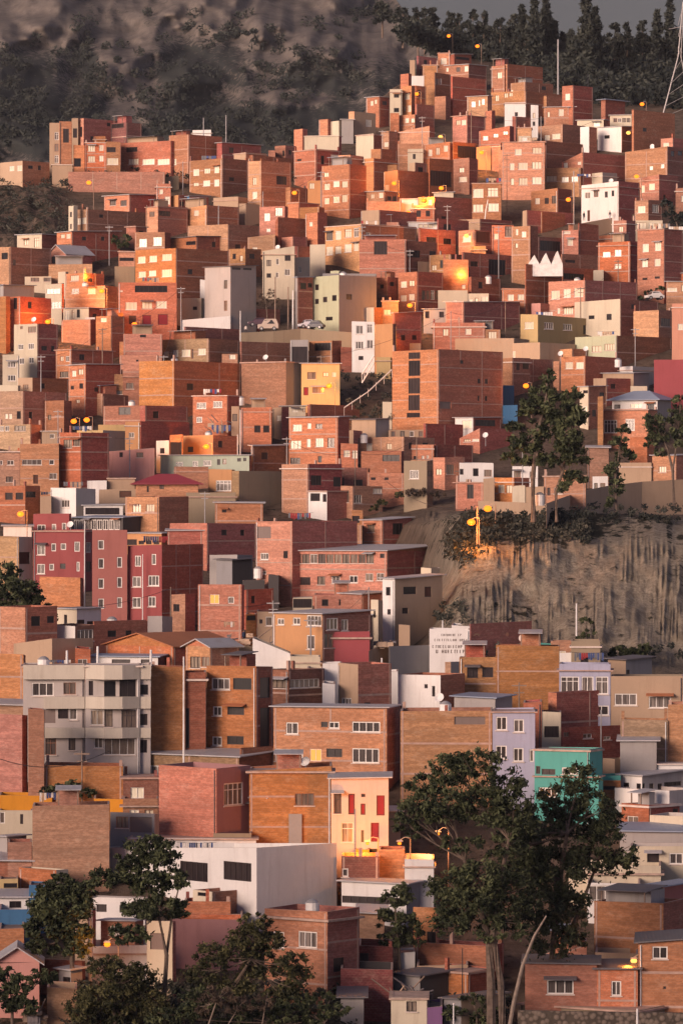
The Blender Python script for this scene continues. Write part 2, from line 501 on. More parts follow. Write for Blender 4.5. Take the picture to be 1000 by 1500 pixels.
            if W >= D: fs = ([q[0],q[1],B,A],[q[1],q[2],B],[q[2],q[3],A,B],[q[3],q[0],A])
            else: fs = ([q[0],q[1],A],[q[1],q[2],B,A],[q[2],q[3],B],[q[3],q[0],A,B])
            for f in fs: rb.quad(f, 0)
            rb.quad([(x,y,z-.08) for x,y,z in q][::-1], 0)
            for k in range(4):
                n = (k+1) % 4
                rb.quad([(q[k][0],q[k][1],zc-.08),(q[n][0],q[n][1],zc-.08),q[n],q[k]], 0)
        rb.build('roof', MATS[mm], root)
    if roof == 'f' and fm in BR and min(W, D) > 2.6:
        q = random.random()
        if q < 0.42:
            for (sx, sy) in random.sample([(-.2,.2),(-W+.2,.2),(-.2,D-.2),(-W+.2,D-.2),(-W/2,.2)], random.choice((2,3))):
                hh = random.uniform(0.35, 1.0); sb = MB(); zt_ = zc if sx > -W*0.4 and sy < D*0.4 else (zL if sx < -W*0.4 else zR)
                sb.box(sx-.14, sy-.14, min(zt_, zs+0.4)-.1, sx+.14, sy+.14, zt_+hh); sb.build('column_stub', MATS['frame_con'] if random.random() < .5 else M(sm), root)
        elif q < 0.66:
            x1_, x0_ = -random.uniform(.2,.4)*W, -random.uniform(.6,.95)*W; y0_, y1_ = .3, min(D-.2, random.uniform(2, 4)); hh = random.uniform(.9, 1.7); zz = max(zc, zL, zR)
            lt = MB(); bt_ = [(x0_-.2,y0_-.3,zz+hh-.25),(x1_+.2,y0_-.3,zz+hh-.25),(x1_+.2,y1_+.2,zz+hh),(x0_-.2,y1_+.2,zz+hh)]
            lt.hexa(bt_, [(a_,b_,c_+.06) for a_,b_,c_ in bt_]); lt.build('lean_to_roof', MATS[random.choice(('sheet','sheet_dark','sheet','sheet_blue'))], root)
            rm_ = MB(); hb_ = hh-.26 if random.random() < .6 else .05
            rm_.box(x0_, y0_+1.0, zs, x1_, y1_, zz+hh-.2); rm_.build('rooftop_cabin', M(random.choice((fm, sm, 'tn', 'gr'))), root)
            for px_ in (x0_+.1, x1_-.1):
                ps = MB(); ps.box(px_-.05, y0_-.05, zs, px_+.05, y0_+.05, zz+hh-.24); ps.build('post', MATS['wood'], root)
    if roof == 'f' and min(W, D) > 2.2 and random.random() < 0.42:      # projecting top slab
        cn = MB(); e_ = random.uniform(.12, .32); tt_ = random.uniform(.10, .18); zz_ = min(zc, zL, zR) - random.choice((0.0, 0.55)) - tt_
        if all(r_[3] < zz_-.02 or r_[2] > zz_+tt_+.02 for r_, _, _ in fr+sd):
            qb = [(-W-e_,-e_,zz_),(e_,-e_,zz_),(e_,D+e_,zz_),(-W-e_,D+e_,zz_)]
            cn.hexa(qb, [(x_,y_,z_+tt_) for x_,y_,z_ in qb]); cn.build('cornice_slab', MATS[random.choice(('coping','frame_con','sill'))], root)
    q = random.random()
    if q < 0.30 and zc > 3.5 and W > 1.5:      # rain pipe down the corner
        dp = MB(); xx = random.choice((-.18, -W+.18)); dp.tube([(xx,-.07,-3),(xx,-.07,min(zc,zL)-.15)], .05, 5); dp.build('downpipe', MATS[random.choice(('metal_white','metal_grey','sheet_dark'))], root)
    for (r_, k_2, w_2) in fr:
        if k_2 in 'dgbw' and random.random() < 0.10 and w_2 > 6:
            a_, b_, z0_, z1_ = r_; a_ -= W; b_ -= W
            aw = MB(); bt_ = [(a_-.25,-.75,z1_+.02),(b_+.25,-.75,z1_+.02),(b_+.25,-.01,z1_+.22),(a_-.25,-.01,z1_+.22)]
            aw.hexa(bt_, [(x_,y_,z_+.05) for x_,y_,z_ in bt_]); aw.build('awning', MATS[random.choice(('sheet','sheet_dark','tile_orange'))], root)
    # ring beams and columns on raw brick
    cb = MB(); any_b = False
    st = random.uniform(2.55, 2.8); seed = random.random()
    bm_h = random.uniform(0.13, 0.20); pr = 0.02
    for (O,U,N,L,zA,zB,rc,mk) in ((OF,UF,NF,W,zL,zc,rf,fm),(OS,US,NS,D,zc,zR,rs,sm)):
        if mk not in BR or L < 3.0: continue
        if (mk == fm and O is OF and seed < 0.35): continue
        if O is OS and seed > 0.85: continue
        U = Vector(U); N = Vector(N); O = Vector(O)
        def SL(s0,s1,z0,z1,p=pr):
            bot = [O+U*s0+N*p+Vector((0,0,z0)), O+U*s1+N*p+Vector((0,0,z0)), O+U*s1-N*.05+Vector((0,0,z0)), O+U*s0-N*.05+Vector((0,0,z0))]
            top = [Vector(q)+Vector((0,0,z1-z0)) for q in bot]
            cb.hexa([tuple(q) for q in bot],[tuple(q) for q in top])
        z = min(zA, zB) - st + random.uniform(-0.3, 0.5)
        while z > 0.2:
            for a,b in beam_segments(0.01, L-0.01, z, z+bm_h, rc): SL(a, b, z, z+bm_h); any_b = True
            z -= st
        nb = max(1, int(L/4.2))
        cols = [0.12]+[L*k/nb for k in range(1, nb)]+[L-0.30]
        ztop = min(zA, zB)-0.08
        for s0 in cols:
            if random.random() < 0.25: continue
            if s0 < 0.05 or s0+0.18 > L: continue
            zz = 0.0
            hit = [r for r in rc if not (s0+0.2 < r[0] or s0-0.02 > r[1])]
            zlo = max([r[3] for r in hit]+[ -1.0])+0.03
            if zlo < ztop-0.5: SL(s0, s0+0.15, zlo, ztop, pr+0.006); any_b = True
    if any_b: cb.build('concrete_frame', MATS['frame_con'], root)
    elif not cb.v: pass
    for lst,(O,U,N) in ((fr,(OF,UF,NF)),(sd,(OS,US,NS))):
        for r,k,w in lst: make_window(root, k, O, U, N, r, w)
    info = dict(root=root, W=W, D=D, th=th, C=C, zc=zc, zL=zL, zR=zR, zs=zs, fm=fm, sm=sm, roof=roof,
                cx=(x0+x1)/2, cy=(yt+min(yb, yt+ (yb-yt)))/2, x0=x0, xc=xc, x1=x1, yt=yt, yb=yb,
                nb=sum(1 for q in fr+sd if q[1] == 'b'), nw=len(fr)+len(sd), nd=sum(1 for q in fr+sd if q[1] in 'dgw'),
                ny=sum(1 for q in fr+sd if q[1] == 'y'), storeys=max(1, round(zc/2.7)), ref=None, label=None)
    HOUSES.append(info)
    return info

DATA = '''
@0 0
458 490 735 690 880 sa/bk d470,740,12,60 | ; brick house with a long blank purplish flank on the ridge behind the slab house
420 458 470 690 880 tn/tn d428,750,24,55
650 740 830 715 868 bd/bk d655,722,70,26
290 348 352 718 1010 tn/tn g320,772,24,46;3,68
348 420 430 710 1012 sa/bk d370,752,34,82 | ridge slab house ; salmon ridge house with one tall dark slot window facing the ravine
430 495 500 850 1008 sa/bk d434,925,40,50
550 618 625 795 1004 br/bk
498 622 628 833 1012 br/bk b515,850,42,36;2,62 b580,848,26,34;2,62
622 705 712 830 1014 br/bk d622,860,56,30 b626,925,66,38
708 1000 1120 822 1016 br/bk d740,860,65,28 b752,928,60,34 b835,930,70,32:2,88 | long ridge house ; long brick ridge house with one black opening above a row of pale windows
0 132 290 940 1085 tn/bk b55,972,28,28 b100,968,30,32 | ravine-edge house ; low tan house with two small pale windows at the ravine edge
305 425 435 962 1060 tn/tn
@1 0
-10 105 300 785 1030 bp/bk b-5,930,38,35
128 236 244 758 850 wh/wh
228 270 276 832 960 sa/bk b232,875,13,38 b252,870,15,40
270 300 530 835 1010 bk/bk m
40 100 108 825 960 tn/tn
370 440 560 890 1040 tn/bk
110 302 450 925 1112 br/bk b132,990,34,38 b195,984,36,32 b255,972,28,40 b132,1068,32,22 b190,1056,40,32 b254,1050,30,40 | six-window house ; brick house with six pale windows in two rows beside a slim antenna mast
325 385 400 970 1040 tn/bk
572 612 616 880 960 sa/bk
610 672 735 850 950 br/bk d655,880,12,32
440 480 720 905 1040 bk/bk
722 850 990 870 1060 sa/bk d740,930,26,12 d880,910,20,50 b938,905,50,60 | salmon corner house ; tall salmon corner house with two tiny wall holes and a pale flank window
722 772 800 752 900 sa/bk
770 985 1000 790 905 cr/bk
868 920 940 695 800 sa/bk
935 985 1000 705 800 cr/cr
@2 0
42 75 200 650 790 sa/tn b143,700,32,40
0 70 78 700 800 gr/gr m
145 220 282 565 700 sa/bk m b170,590,16,26 b192,580,16,28
283 355 360 520 722 cr/cr d307,550,30,20 d307,630,30,25 | cream tower house ; narrow cream house with two small dark windows on the high slope
345 393 410 428 560 sa/bk
355 410 430 500 718 sa/bk b370,545,28,36 b365,620,12,30 b388,615,18,38
408 483 490 442 520 wh/wh
408 432 495 498 640 bk/bk
430 440 545 605 722 bk/bk
285 337 342 660 752 sa/sa
337 430 460 668 752 br/bk b372,690,22,28:2,34
475 565 575 375 470 sa/bk
400 430 440 350 470 tn/tn
440 450 560 325 450 bd/bk
565 635 640 305 430 sa/bk b582,338,34,36 | topmost salmon house ; topmost salmon house with a single pale window under the ridge lamps
635 660 760 315 390 bk/bk m d670,332,80,16
610 745 850 375 500 sa/bk m g672,392,24,26 b720,385,22,32 b614,395,12,22
495 545 640 422 620 sa/bk g553,458,10,36:3,12
605 645 650 455 545 og/og
545 610 640 560 660 sa/bk
640 650 850 445 650 bk/bk | blank brown block ; broad brown brick block without windows high below the ridge
878 955 1000 378 540 sa/bk b912,420,28,38
310 515 545 735 880 sa/bk l40
85 188 235 780 935 cr/bk | blank cream wall house ; windowless cream-walled house with brick flank high on the slope
232 278 330 765 880 sa/bk b250,832,24,26
173 230 325 870 980 sa/bk
650 735 840 672 870 sa/bk
735 855 880 560 690 sa/bk m b760,592,24,34 b802,585,9,34 b820,578,18,34
840 880 900 645 750 sa/bk
876 1078 1310 530 655 sa/bk l10 b900,555,22,36 b952,535,22,36 b980,528,22,36
955 1078 1090 598 702 wh/wh d1015,655,18,24 | white ridge wall ; low white house front with one dark opening beneath a long salmon house
805 985 1010 735 925 sa/bk l32 b828,795,30,26 b888,780,30,24 b945,766,30,22 | three-slit house ; salmon house with three small pale windows climbing along a slanting top edge
790 875 882 850 950 og/bk l10
636 650 805 828 960 tn/bk d680,855,110,70
328 480 485 840 965 sa/bk
388 478 487 870 970 cr/cr d418,900,16,30
482 635 640 828 965 sa/bk l20 b508,875,22,38 b552,862,24,44 b598,848,24,38
-20 52 130 905 1070 sa/bk b5,985,28,30
133 188 330 925 1070 sa/bk
190 325 330 962 1050 sa/bk
395 430 500 950 1050 tn/bk
653 748 800 922 1090 sa/bk b688,980,30,30 b688,1035,46,28
510 515 655 925 1135 bk/bk d520,1000,125,90
880 932 1010 850 960 sa/bk
920 1000 1100 870 1060 sa/bk b955,882,40,24 b960,960,30,34
@3 0
-45 -30 178 372 540 bp/bk | long blank wall house ; long blank reddish house under the dark pines at the ridge
-10 75 238 478 640 sa/bk b-8,525,12,38
108 152 158 615 765 wh/wh b120,660,14,30 d120,710,14,25
158 200 300 558 640 sa/bk
292 355 472 498 705 sa/bk b310,547,28,38 | antenna house ; brick house with one bright window and a short black rooftop mast below the pines
186 368 374 625 702 sa/bk m b205,652,16,34 b272,638,28,40 b325,628,26,40 | sloping-eave house ; salmon house with three pale windows under a dark sloping eave
150 295 430 725 832 sa/bk b233,782,48,30 b190,790,30,30
30 112 118 742 840 sa/bk b35,795,70,32
0 20 110 680 775 bk/bk
380 535 560 700 770 cr/bk m b475,715,38,24
398 450 495 740 858 wh/bk
572 698 705 672 745 cr/cr m g592,690,22,24:4,26 | cream terrace house ; cream house with a band of glazing under a bright roof edge
500 640 700 740 848 wh/bk m d540,790,30,20
700 712 952 640 900 bk/bk | right ridge brick wall ; broad purplish brick building with pale beams below the power pylon
520 545 660 580 700 bp/bk H
660 908 1010 855 1090 bo/bk l35 b804,972,20,22 b870,960,20,24 | orange slab house ; big plain orange wall with a white dish on its top edge near the pylon
870 940 1100 805 905 sa/bk
188 195 415 822 1010 bk/bk
290 412 660 890 1095 sa/bk l60 b292,950,32,40 b382,922,20,42
-60 190 195 825 1130 sa/bk b15,872,38,34 b118,862,54,36 b-15,955,26,40 b35,952,54,40 b115,946,56,42 b-10,1042,22,42 b38,1040,52,42 b116,1036,54,40 | ladder-window block ; brick apartment block with three stacked rows of bright windows on the slope
190 400 425 980 1100 sa/bk b198,1028,62,34 b290,1035,40,30 b345,1030,40,34
@0 1
400 965 975 5 78 sa/bk
610 758 912 140 222 sa/bk m l10 | boxy kiosk house ; small salmon box house with a long purple-brick flank and white eave
450 512 860 225 370 sa/bk b440,278,32,36 b478,274,26,36
402 430 455 205 380 cr/cr g410,240,12,30;2,70
740 795 860 320 410 sa/br
333 420 700 355 505 sa/bk m b355,370,24,26:2,34 g350,430,66,36
100 245 345 372 475 cr/bk m b140,402,26,34 b200,392,32,56
-10 60 300 445 630 sa/bk g75,520,18,34
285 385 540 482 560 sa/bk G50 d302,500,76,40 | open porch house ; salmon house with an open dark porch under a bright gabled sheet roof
285 540 545 545 630 sa/sa
145 300 310 618 660 cr/tn g180,625,50,24:2,75
385 495 610 598 730 sa/bk b413,612,48,32
380 615 690 672 815 sa/bk g418,690,44,30 b515,686,44,34 | lamp-lit orange corner ; brick house washed orange by the street lamp at its corner
340 384 400 590 690 cr/cr
265 362 375 660 850 cr/bk b272,690,80,30 g300,768,56,38
35 120 300 735 1000 br/bk d80,720,20,90
-10 35 60 735 1010 br/bk
0 20 200 670 770 gr/gr u
370 520 640 805 905 cr/bk m b380,820,26,56 b420,812,16,54 d450,810,18,50
360 530 560 870 975 sa/bk b330,880,24,26
500 556 562 858 930 wh/wh d540,868,10,35
562 650 730 850 1050 sa/bk b590,862,34,24
695 790 800 470 575 sa/bk d700,508,84,20
672 790 800 560 670 ol/ol
793 1030 1340 452 770 br/bk b808,502,44,38 b875,497,44,36 b950,488,56,36 b812,590,42,34 b872,584,42,32 b948,578,58,42 | six bright pane block ; brick house with six bright windows beside a huge dark flank above the garages
693 1035 1042 655 935 br/bk l0 d790,672,190,40 b700,700,18,10 b735,770,66,44 b830,768,62,40 b914,764,62,40 o755,848,42,50 r835,845,50,58 r925,840,58,62 | garage row house ; house with three wide windows over three dark red garage doors
790 965 1000 358 475 sa/bk b815,398,44,48 b897,388,50,50 | 
915 1000 1010 75 215 sa/bk b932,108,22,28 b965,150,30,46
855 925 1100 205 355 sa/bk d932,235,66,30
722 950 960 955 1110 sa/bk d820,960,36,16
652 720 724 830 1000 og/br
@1 1
452 530 705 -60 190 sa/bk b480,38,22,45 b478,122,28,42 d620,30,60,50
605 700 880 95 165 sa/bk | 
802 880 890 55 152 og/bk b812,70,30,36
885 1045 1145 -40 235 sa/bk b897,8,28,28 b900,76,32,34 b952,60,36,34 b900,160,28,34 b952,150,36,36 b1002,58,34,40 b1002,138,32,46
0 45 100 140 215 og/bk d55,180,24,24
95 110 222 150 215 bb/bk u
250 395 450 150 215 tn/tn
15 210 400 200 330 sa/bk l30 | smooth salmon house ; plain salmon house with a smooth blank front and purple-brick flank
400 440 520 190 270 tn/tn
520 668 682 205 365 sa/bk b547,248,34,46 b612,215,42,48 b560,338,24,20 | 
687 750 870 180 275 sa/bk
755 870 900 210 290 br/bk
612 628 788 270 440 bk/bk l30
790 860 915 242 430 sa/bk b812,300,18,24
450 612 620 370 465 sa/bk l20 b480,448,26,14
612 714 800 385 450 sa/bk
100 335 520 312 460 sa/bk l10
0 150 470 385 480 br/bk d d90,412,56,22
340 437 530 455 590 sa/bk d362,485,20,32 b404,495,18,36 | 
200 350 500 560 935 wp/gr d d360,562,50,17 d425,562,50,19 g312,640,20,50 g312,760,20,60 | concrete tower ; tall pale concrete block with grey flank and dark sheet roof at the street
60 350 356 850 940 wh/wh l25
78 84 406 912 1030 bk/bk
172 205 210 640 850 wh/wh
10 180 200 745 860 cr/cr d130,795,24,20
538 725 730 440 690 cr/bk l30 g562,522,26,36 g618,514,17,36 d668,495,34,32 d562,600,26,26 g616,594,17,32 g668,575,32,38 | yellow-cream house ; yellow-cream house with six small windows uphill of the street wall
725 815 820 505 640 cr/cr g748,558,18,38
722 740 850 440 560 bd/bk
815 905 912 430 570 cr/cr
905 1115 1440 310 545 sa/bk g912,358,38,48 b965,352,32,50 b1020,340,38,50 g1072,334,30,54 b912,445,38,48 b962,440,36,48 b1018,430,40,46 b1072,422,28,46 g1142,360,30,34 | eight-window house ; four-bay brick house with two storeys of mixed bright and dim windows
832 985 1205 610 945 gn/gb d845,665,22,34 d845,750,22,30 d892,738,24,32 d945,728,26,34 d908,855,40,22 d1028,722,34,32 | pale green house ; pale green plastered house with a dark grey flank beside the parked car
935 985 1000 588 700 gn/gn d945,645,24,32
728 742 832 625 935 gr/bk u
472 480 640 810 890 bk/bk
@2 1
145 250 330 120 232 sa/bk m b170,135,22,28 b220,128,24,30
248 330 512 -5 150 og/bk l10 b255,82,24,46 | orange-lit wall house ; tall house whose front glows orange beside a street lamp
540 655 662 125 190 cr/bk m
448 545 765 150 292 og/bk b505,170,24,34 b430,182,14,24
352 448 455 160 250 wh/wh b365,195,60,35
145 350 358 180 260 sa/sa
410 545 550 200 294 sa/sa
115 220 440 228 410 tn/bk
218 335 342 300 400 sa/bk d245,342,32,34
333 560 566 298 370 wh/wh b450,312,26,22:4,29
365 455 460 340 430 sa/bk
560 568 745 280 410 bk/bk d597,312,46,34
450 456 668 335 490 bk/bk d497,388,58,34 d597,396,46,34
380 385 560 410 610 bk/bk d388,465,72,42 d515,470,38,25
105 380 386 400 630 sa/bk d190,412,78,78
447 450 520 530 600 tn/tn
513 640 705 488 610 sa/bk b528,552,28,32 d577,522,60,46
705 712 1000 478 635 bk/bk d755,530,44,30 d862,520,100,90
685 780 882 345 470 sa/bk b710,380,48,36 o790,350,80,70 | lamp-front house ; salmon house with a lamp glowing right in front of its pale window
765 935 942 68 280 sa/bk b770,105,60,50 b855,98,62,52 b768,195,62,46 b858,190,62,46 | open laundry block ; brick block with four wide pale openings and a dark figure-like shape in one
670 810 1000 280 352 tn/bk
880 1008 1015 320 460 sa/bk b893,368,28,32 g957,310,40,76
762 845 852 440 490 sa/bk
-110 205 206 602 800 gb/gb d28,722,34,30
203 270 332 620 770 sa/bk d225,665,22,24
332 442 595 590 808 sa/bk b348,648,34,36 b395,642,32,34 b348,730,34,34 b395,722,32,36 g470,700,22,55:4,26 | 
237 332 340 760 880 sa/bk b247,812,42,32
595 742 748 520 730 sa/bk b703,665,24,28 b600,700,18,28
565 738 745 700 800 cr/cr b655,758,20,32
655 862 870 718 800 cr/cr b690,752,20,32 b745,752,22,32 b780,744,22,38 b818,735,38,44
745 760 932 620 790 bk/bk
940 1080 1090 690 800 sa/bk
300 306 470 835 1020 bk/bk m
480 612 620 808 895 gr/gr m d490,822,24,42 d572,825,28,34
610 714 1045 770 940 sa/bk m | sheet-topped long wall ; long purple-brown brick flank under a thin dark roof sheet
535 840 845 890 1020 sa/bk
770 930 940 930 1020 sa/bk b805,955,20,28 b860,942,48,44
195 300 320 895 1140 og/bk
60 193 200 885 1125 wh/wh w85,905,42,52 w148,897,34,54 w82,998,48,46 w148,990,38,52 d100,1085,28,24 | white villa ; bright white three-storey house with four white-framed windows over the steps
25 190 240 800 905 cr/bk d50,830,20,30
@3 1
405 622 745 60 308 wh/bk l25 g425,124,32,38 g478,117,26,36 d542,120,17,36 d582,114,15,34 o440,230,15,64 | cream-white block ; cream-white block with two people passing its foot near the top of the slope
465 528 614 8 95 cr/gr
748 860 972 20 175 sa/bk l20 b755,85,20,42 b800,74,34,38 d885,140,14,30
957 1050 1060 98 200 sa/bk b990,145,28,36
110 265 350 100 232 sa/bk l20 b135,160,26,34 d190,157,24,36 g232,145,26,46
60 85 360 230 330 tn/bk
100 175 310 240 310 sa/bk
-5 105 150 322 620 sa/bk b20,342,14,34 b55,355,26,34 b16,422,18,30
75 150 295 385 510 sa/bk d162,410,120,60
290 387 392 345 485 sa/bk b323,398,32,40 b302,342,38,26
385 390 505 305 480 bk/bk
503 690 735 412 635 bo/bk b530,475,44,30 b600,462,38,38 b600,545,38,28
593 668 722 290 410 sa/bk b623,325,26,34
500 600 650 375 440 bk/bk
717 797 877 170 335 sa/bk b735,206,44,40 g820,197,38,48
722 880 890 290 355 cr/bk b725,302,60,38:2,75
733 888 1000 338 720 sa/bk b763,428,36,48 b836,418,36,50 b760,522,34,42 b834,516,34,42 d762,626,30,14 d834,618,30,14 | slim four-window tower ; slim brick tower house with four bright windows above two narrow slits
285 290 602 485 600 bk/bk d310,522,60,16
75 80 292 545 815 bk/bk | skylight house ; dark brick house carrying a row of three white pointed skylights
215 295 540 565 670 sa/bk b235,612,40,36 d300,602,120,34
212 425 732 640 870 sa/bk b228,702,50,50 b300,692,42,50 b363,686,52,52 b264,805,16,32 b300,800,56,40 | ribbed front house ; brick house with a ribbed front of pale windows next to the cream blank wall
475 535 542 580 650 cr/cr
365 632 855 750 950 cr/bk l20 d447,847,34,22 d552,838,30,36 | cream blank wall house ; cream house with a large bare wall and two little windows low down
112 165 220 775 830 pk/bk
48 150 515 842 995 yl/yo l-2 r30 b73,887,52,38 w187,888,54,40 w298,897,52,38 d415,905,60,55 | yellow house ; yellow house with three framed windows along its mustard flank
710 858 932 815 985 sa/bk g870,865,58,46
935 1100 1110 778 1090 sp/bk b970,897,28,36 | coral house ; coral plastered house with a single small window at the town's edge
902 1100 1110 650 765 sa/bk m b905,685,60,22 b990,668,20,40
890 1010 1100 600 690 br/bk m
@0 2
82 218 340 -105 200 cr/bk g118,-90,16,18 g165,-88,48,36 w105,15,32,34 w165,10,34,36 w112,96,30,38 w168,92,30,36 | stepped cream block ; cream apartment block in two steps with small framed windows at the town's edge
15 112 116 75 270 cr/cr w45,118,48,34 w45,196,48,36
327 418 665 42 225 sa/bk b352,86,20,30 g385,86,22,32 g352,176,54,34
402 502 705 135 395 sa/bk m b422,172,24,34 b458,162,30,34 d465,245,22,32 d415,260,18,22 b445,340,22,22
105 190 402 212 305 tn/bk g135,252,32,28
-5 105 120 258 320 cr/cr
-5 135 392 290 490 bt/bk b30,425,16,28 b52,425,18,28 d98,408,24,46 d170,412,20,44
262 375 420 345 485 br/bk g280,430,20,30
518 602 850 305 385 sa/bd r20
605 822 850 375 485 sa/bk d695,385,70,45
-5 178 245 485 590 bt/bk g0,495,24,32:2,30 g85,492,66,32
245 335 342 520 610 tn/bk g292,542,28,26
345 473 640 535 890 br/bk | windowless brick cube ; tall windowless brick house front with dark flank beside the railed terrace
118 345 350 598 885 br/bk g130,692,115,32 w288,692,30,32 o195,782,28,52 b224,775,20,40 g290,772,44,36
-5 116 120 640 850 bt/br g42,697,40,28 g0,697,16,28 g35,792,40,32
575 733 738 488 570 yl/yl
733 820 826 470 640 og/bk g755,534,32,30 | tan pilaster house ; narrow tan-yellow house front with one small window beside yellow walls
450 603 742 520 630 yl/gb
820 850 1100 375 500 bk/bk
815 826 1110 470 640 bk/bk
607 720 727 192 340 sa/bk g668,288,48,22
720 820 826 205 340 sa/bk
815 1020 1412 112 410 br/bk | gridded brick block ; huge brick block with tall pale pillars on its lit face and blank flank
700 946 952 78 220 sa/bk d798,106,14,12
700 948 954 -2 100 sa/bk d873,-2,26,26
945 1222 1400 -18 110 bt/bk b960,58,30,26 b1015,50,30,40 b1065,48,50,40 b1160,42,46,36 g1120,42,14,60 | cream window row ; low tan house with a row of four square cream windows
297 445 560 860 1020 wh/gr w358,928,50,46 | white gable house ; white house with one brown-framed window and a grey flank below the terrace
640 905 910 625 770 pk/gr l20 d700,642,20,36 g800,650,40,30
915 990 996 580 700 wh/wh d938,625,26,32
795 1160 1172 835 930 sa/bk h60 d860,848,12,36 g935,842,26,24 | crimson roof house ; low house under a crimson hipped sheet roof with white eaves
468 625 632 815 880 wh/wh
630 790 796 800 870 tn/tn
580 812 816 868 930 tn/tn o700,875,70,40
735 932 1105 912 1110 sa/bk | graffiti house ; salmon brick house with dark painted letters near the top of its front
-5 148 235 845 1010 bk/bk d150,880,60,35
235 300 310 905 1020 tn/tn
490 720 730 960 1030 wh/gr m d500,975,200,40
@1 2
405 415 702 0 160 bd/bk
415 675 765 115 350 bp/gb | blue-grey flank house ; brick house with a plain lit front and blue-grey block flank
300 392 402 72 165 sa/bk b343,66,36,38
700 805 810 -10 165 gr/gr d702,30,100,125
765 990 1000 132 355 yl/tn m g800,180,50,40 b892,180,32,26 b945,182,22,24 r778,268,28,48 g830,268,68,34 | amber-lit villa ; yellow two-storey house with balconies lit amber by a street lamp
810 945 1000 -5 135 sa/bk d842,8,100,46
130 330 402 315 545 br/bk w152,358,56,36 w248,350,54,38 w150,442,34,34 | two-by-one window house ; reddish brick house with three white-framed windows beside a dark scrap yard
355 400 412 380 545 tn/tn g362,425,28,42
412 590 600 385 590 br/bk d490,492,36,42:2,52
598 650 692 385 520 tn/bk b622,435,24,30
650 690 696 430 510 yl/bk d652,485,30,20
645 790 800 378 440 cr/bk m b712,394,32,20 b772,392,16,22
693 978 1045 445 730 sa/bk m b715,487,52,38 b800,480,22,32 g850,482,38,28 b700,580,64,50 b797,572,22,48 b848,567,46,50 g918,565,42,56 d862,672,22,38 g700,682,58,36 | busy balcony house ; salmon three-storey house with many mismatched windows above a terrace
800 815 1105 368 460 bk/bk
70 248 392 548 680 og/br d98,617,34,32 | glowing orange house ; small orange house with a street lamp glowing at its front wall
-5 70 76 545 700 br/bk d-3,590,70,76
-60 460 475 668 760 gm/bk m w30,706,42,32 w128,700,32,34 w190,697,48,32 d272,690,18,34 g304,688,22,32 d390,684,22,20 d425,682,18,20 | long pale green house ; long low pale green house with a grey sheet roof and seven small windows
470 480 696 615 740 gb/bk m
20 220 226 735 800 sa/sa
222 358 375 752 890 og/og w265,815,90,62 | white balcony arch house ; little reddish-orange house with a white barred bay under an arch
360 400 648 758 940 bt/ol
90 380 386 885 990 ol/ol
650 803 1002 718 960 bt/bd d820,785,64,58 d952,795,46,56 d550,888,90,50 | 
805 915 1120 875 985 wh/bk d818,890,56,46 d890,895,22,46
260 540 546 950 1080 sa/bk m d300,985,26,18
@2 2
-5 60 70 35 125 bk/bk
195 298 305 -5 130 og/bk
205 288 293 92 155 yl/yl
297 568 945 45 520 br/bk d393,64,68,38 d393,112,68,90 d392,215,68,90 d392,314,66,90 d382,418,78,28 k576,352,66,42 d695,110,20,20 d797,218,18,28 d840,220,18,28 d797,318,12,30 d840,320,14,28 | tallest brick tower ; tallest raw brick tower with a vertical strip of dark openings down its lit face
398 464 470 10 70 tn/tn
665 1010 1100 -20 70 tn/tn
935 1000 1105 95 270 bo/bk
930 1010 1020 258 330 bb/bb
945 1030 1040 372 430 bb/bb
240 295 300 355 455 cr/cr
60 200 280 460 560 tn/gr d
0 70 122 520 590 tn/bk
-5 95 100 600 760 sa/bk
115 350 365 645 775 sa/bk d240,665,100,38
95 365 545 558 710 sa/bp
310 540 546 605 710 sa/bk d422,672,16,20 b470,670,14,20 b497,668,14,18
275 480 486 518 570 tn/tn g290,525,26,34:7,27
480 492 712 482 580 bk/bk
690 810 1000 508 600 sa/bk l60
665 770 935 448 530 wh/bk m b705,462,58,48 d782,460,120,36 | white awning house ; small white house with a shining window beneath a wide flat awning
545 552 770 605 700 bk/bk
365 500 536 700 910 ol/sa w398,754,54,52 d395,866,56,30 g500,756,30,36 | grey-brown cube house ; grey-brown rendered house with one divided white window above a hedge
538 605 722 680 810 sa/sa b552,746,34,38 g614,722,46,56
150 365 370 772 880 sa/bk d172,797,28,16 d252,797,24,16
-5 148 154 740 860 bd/bk d70,810,54,40 d0,797,16,56
-5 65 240 848 970 sa/sa g0,872,44,72 b185,862,52,30 g75,900,44,48
690 890 896 715 810 wh/wh d692,747,22,34 d770,744,32,46 g835,752,44,40
668 830 896 825 940 sa/tn d735,838,38,84
830 895 900 800 970 tn/tn
890 1010 1100 800 930 br/bk
@3 2
0 162 370 5 120 tn/tn b0,57,18,38
-60 0 240 100 220 bk/bk
240 275 282 115 225 sa/sa
278 427 620 85 262 sa/bk | 
278 350 440 42 100 sa/bk
368 610 932 -35 110 gn/bk l0 b467,26,56,36 b540,14,60,38 | lime house ; lime-green house with two wide bright windows and a long brick flank
830 1100 1110 105 340 rw/rw | dull crimson wall ; tall dull crimson windowless wall at the town's edge
628 705 850 145 225 wh/gr
530 710 802 188 270 tn/gr m
475 550 700 215 320 tn/bk
395 445 548 265 460 cr/bk m d415,286,48,18 b412,380,26,28
585 850 930 340 430 wh/gr H55 d597,370,36,24 b692,364,66,26 d787,364,44,38 | pavilion roof house ; white pavilion-like top floor under a broad pale hipped roof
692 790 796 262 300 cr/cr
535 795 850 395 580 br/br w537,460,76,76 w663,454,54,68 | glazed bay house ; brick storey with two large white-framed glazed bays under the pavilion roof
500 532 540 320 590 br/br
440 565 572 625 800 bp/bk m
625 815 822 710 830 tn/tn
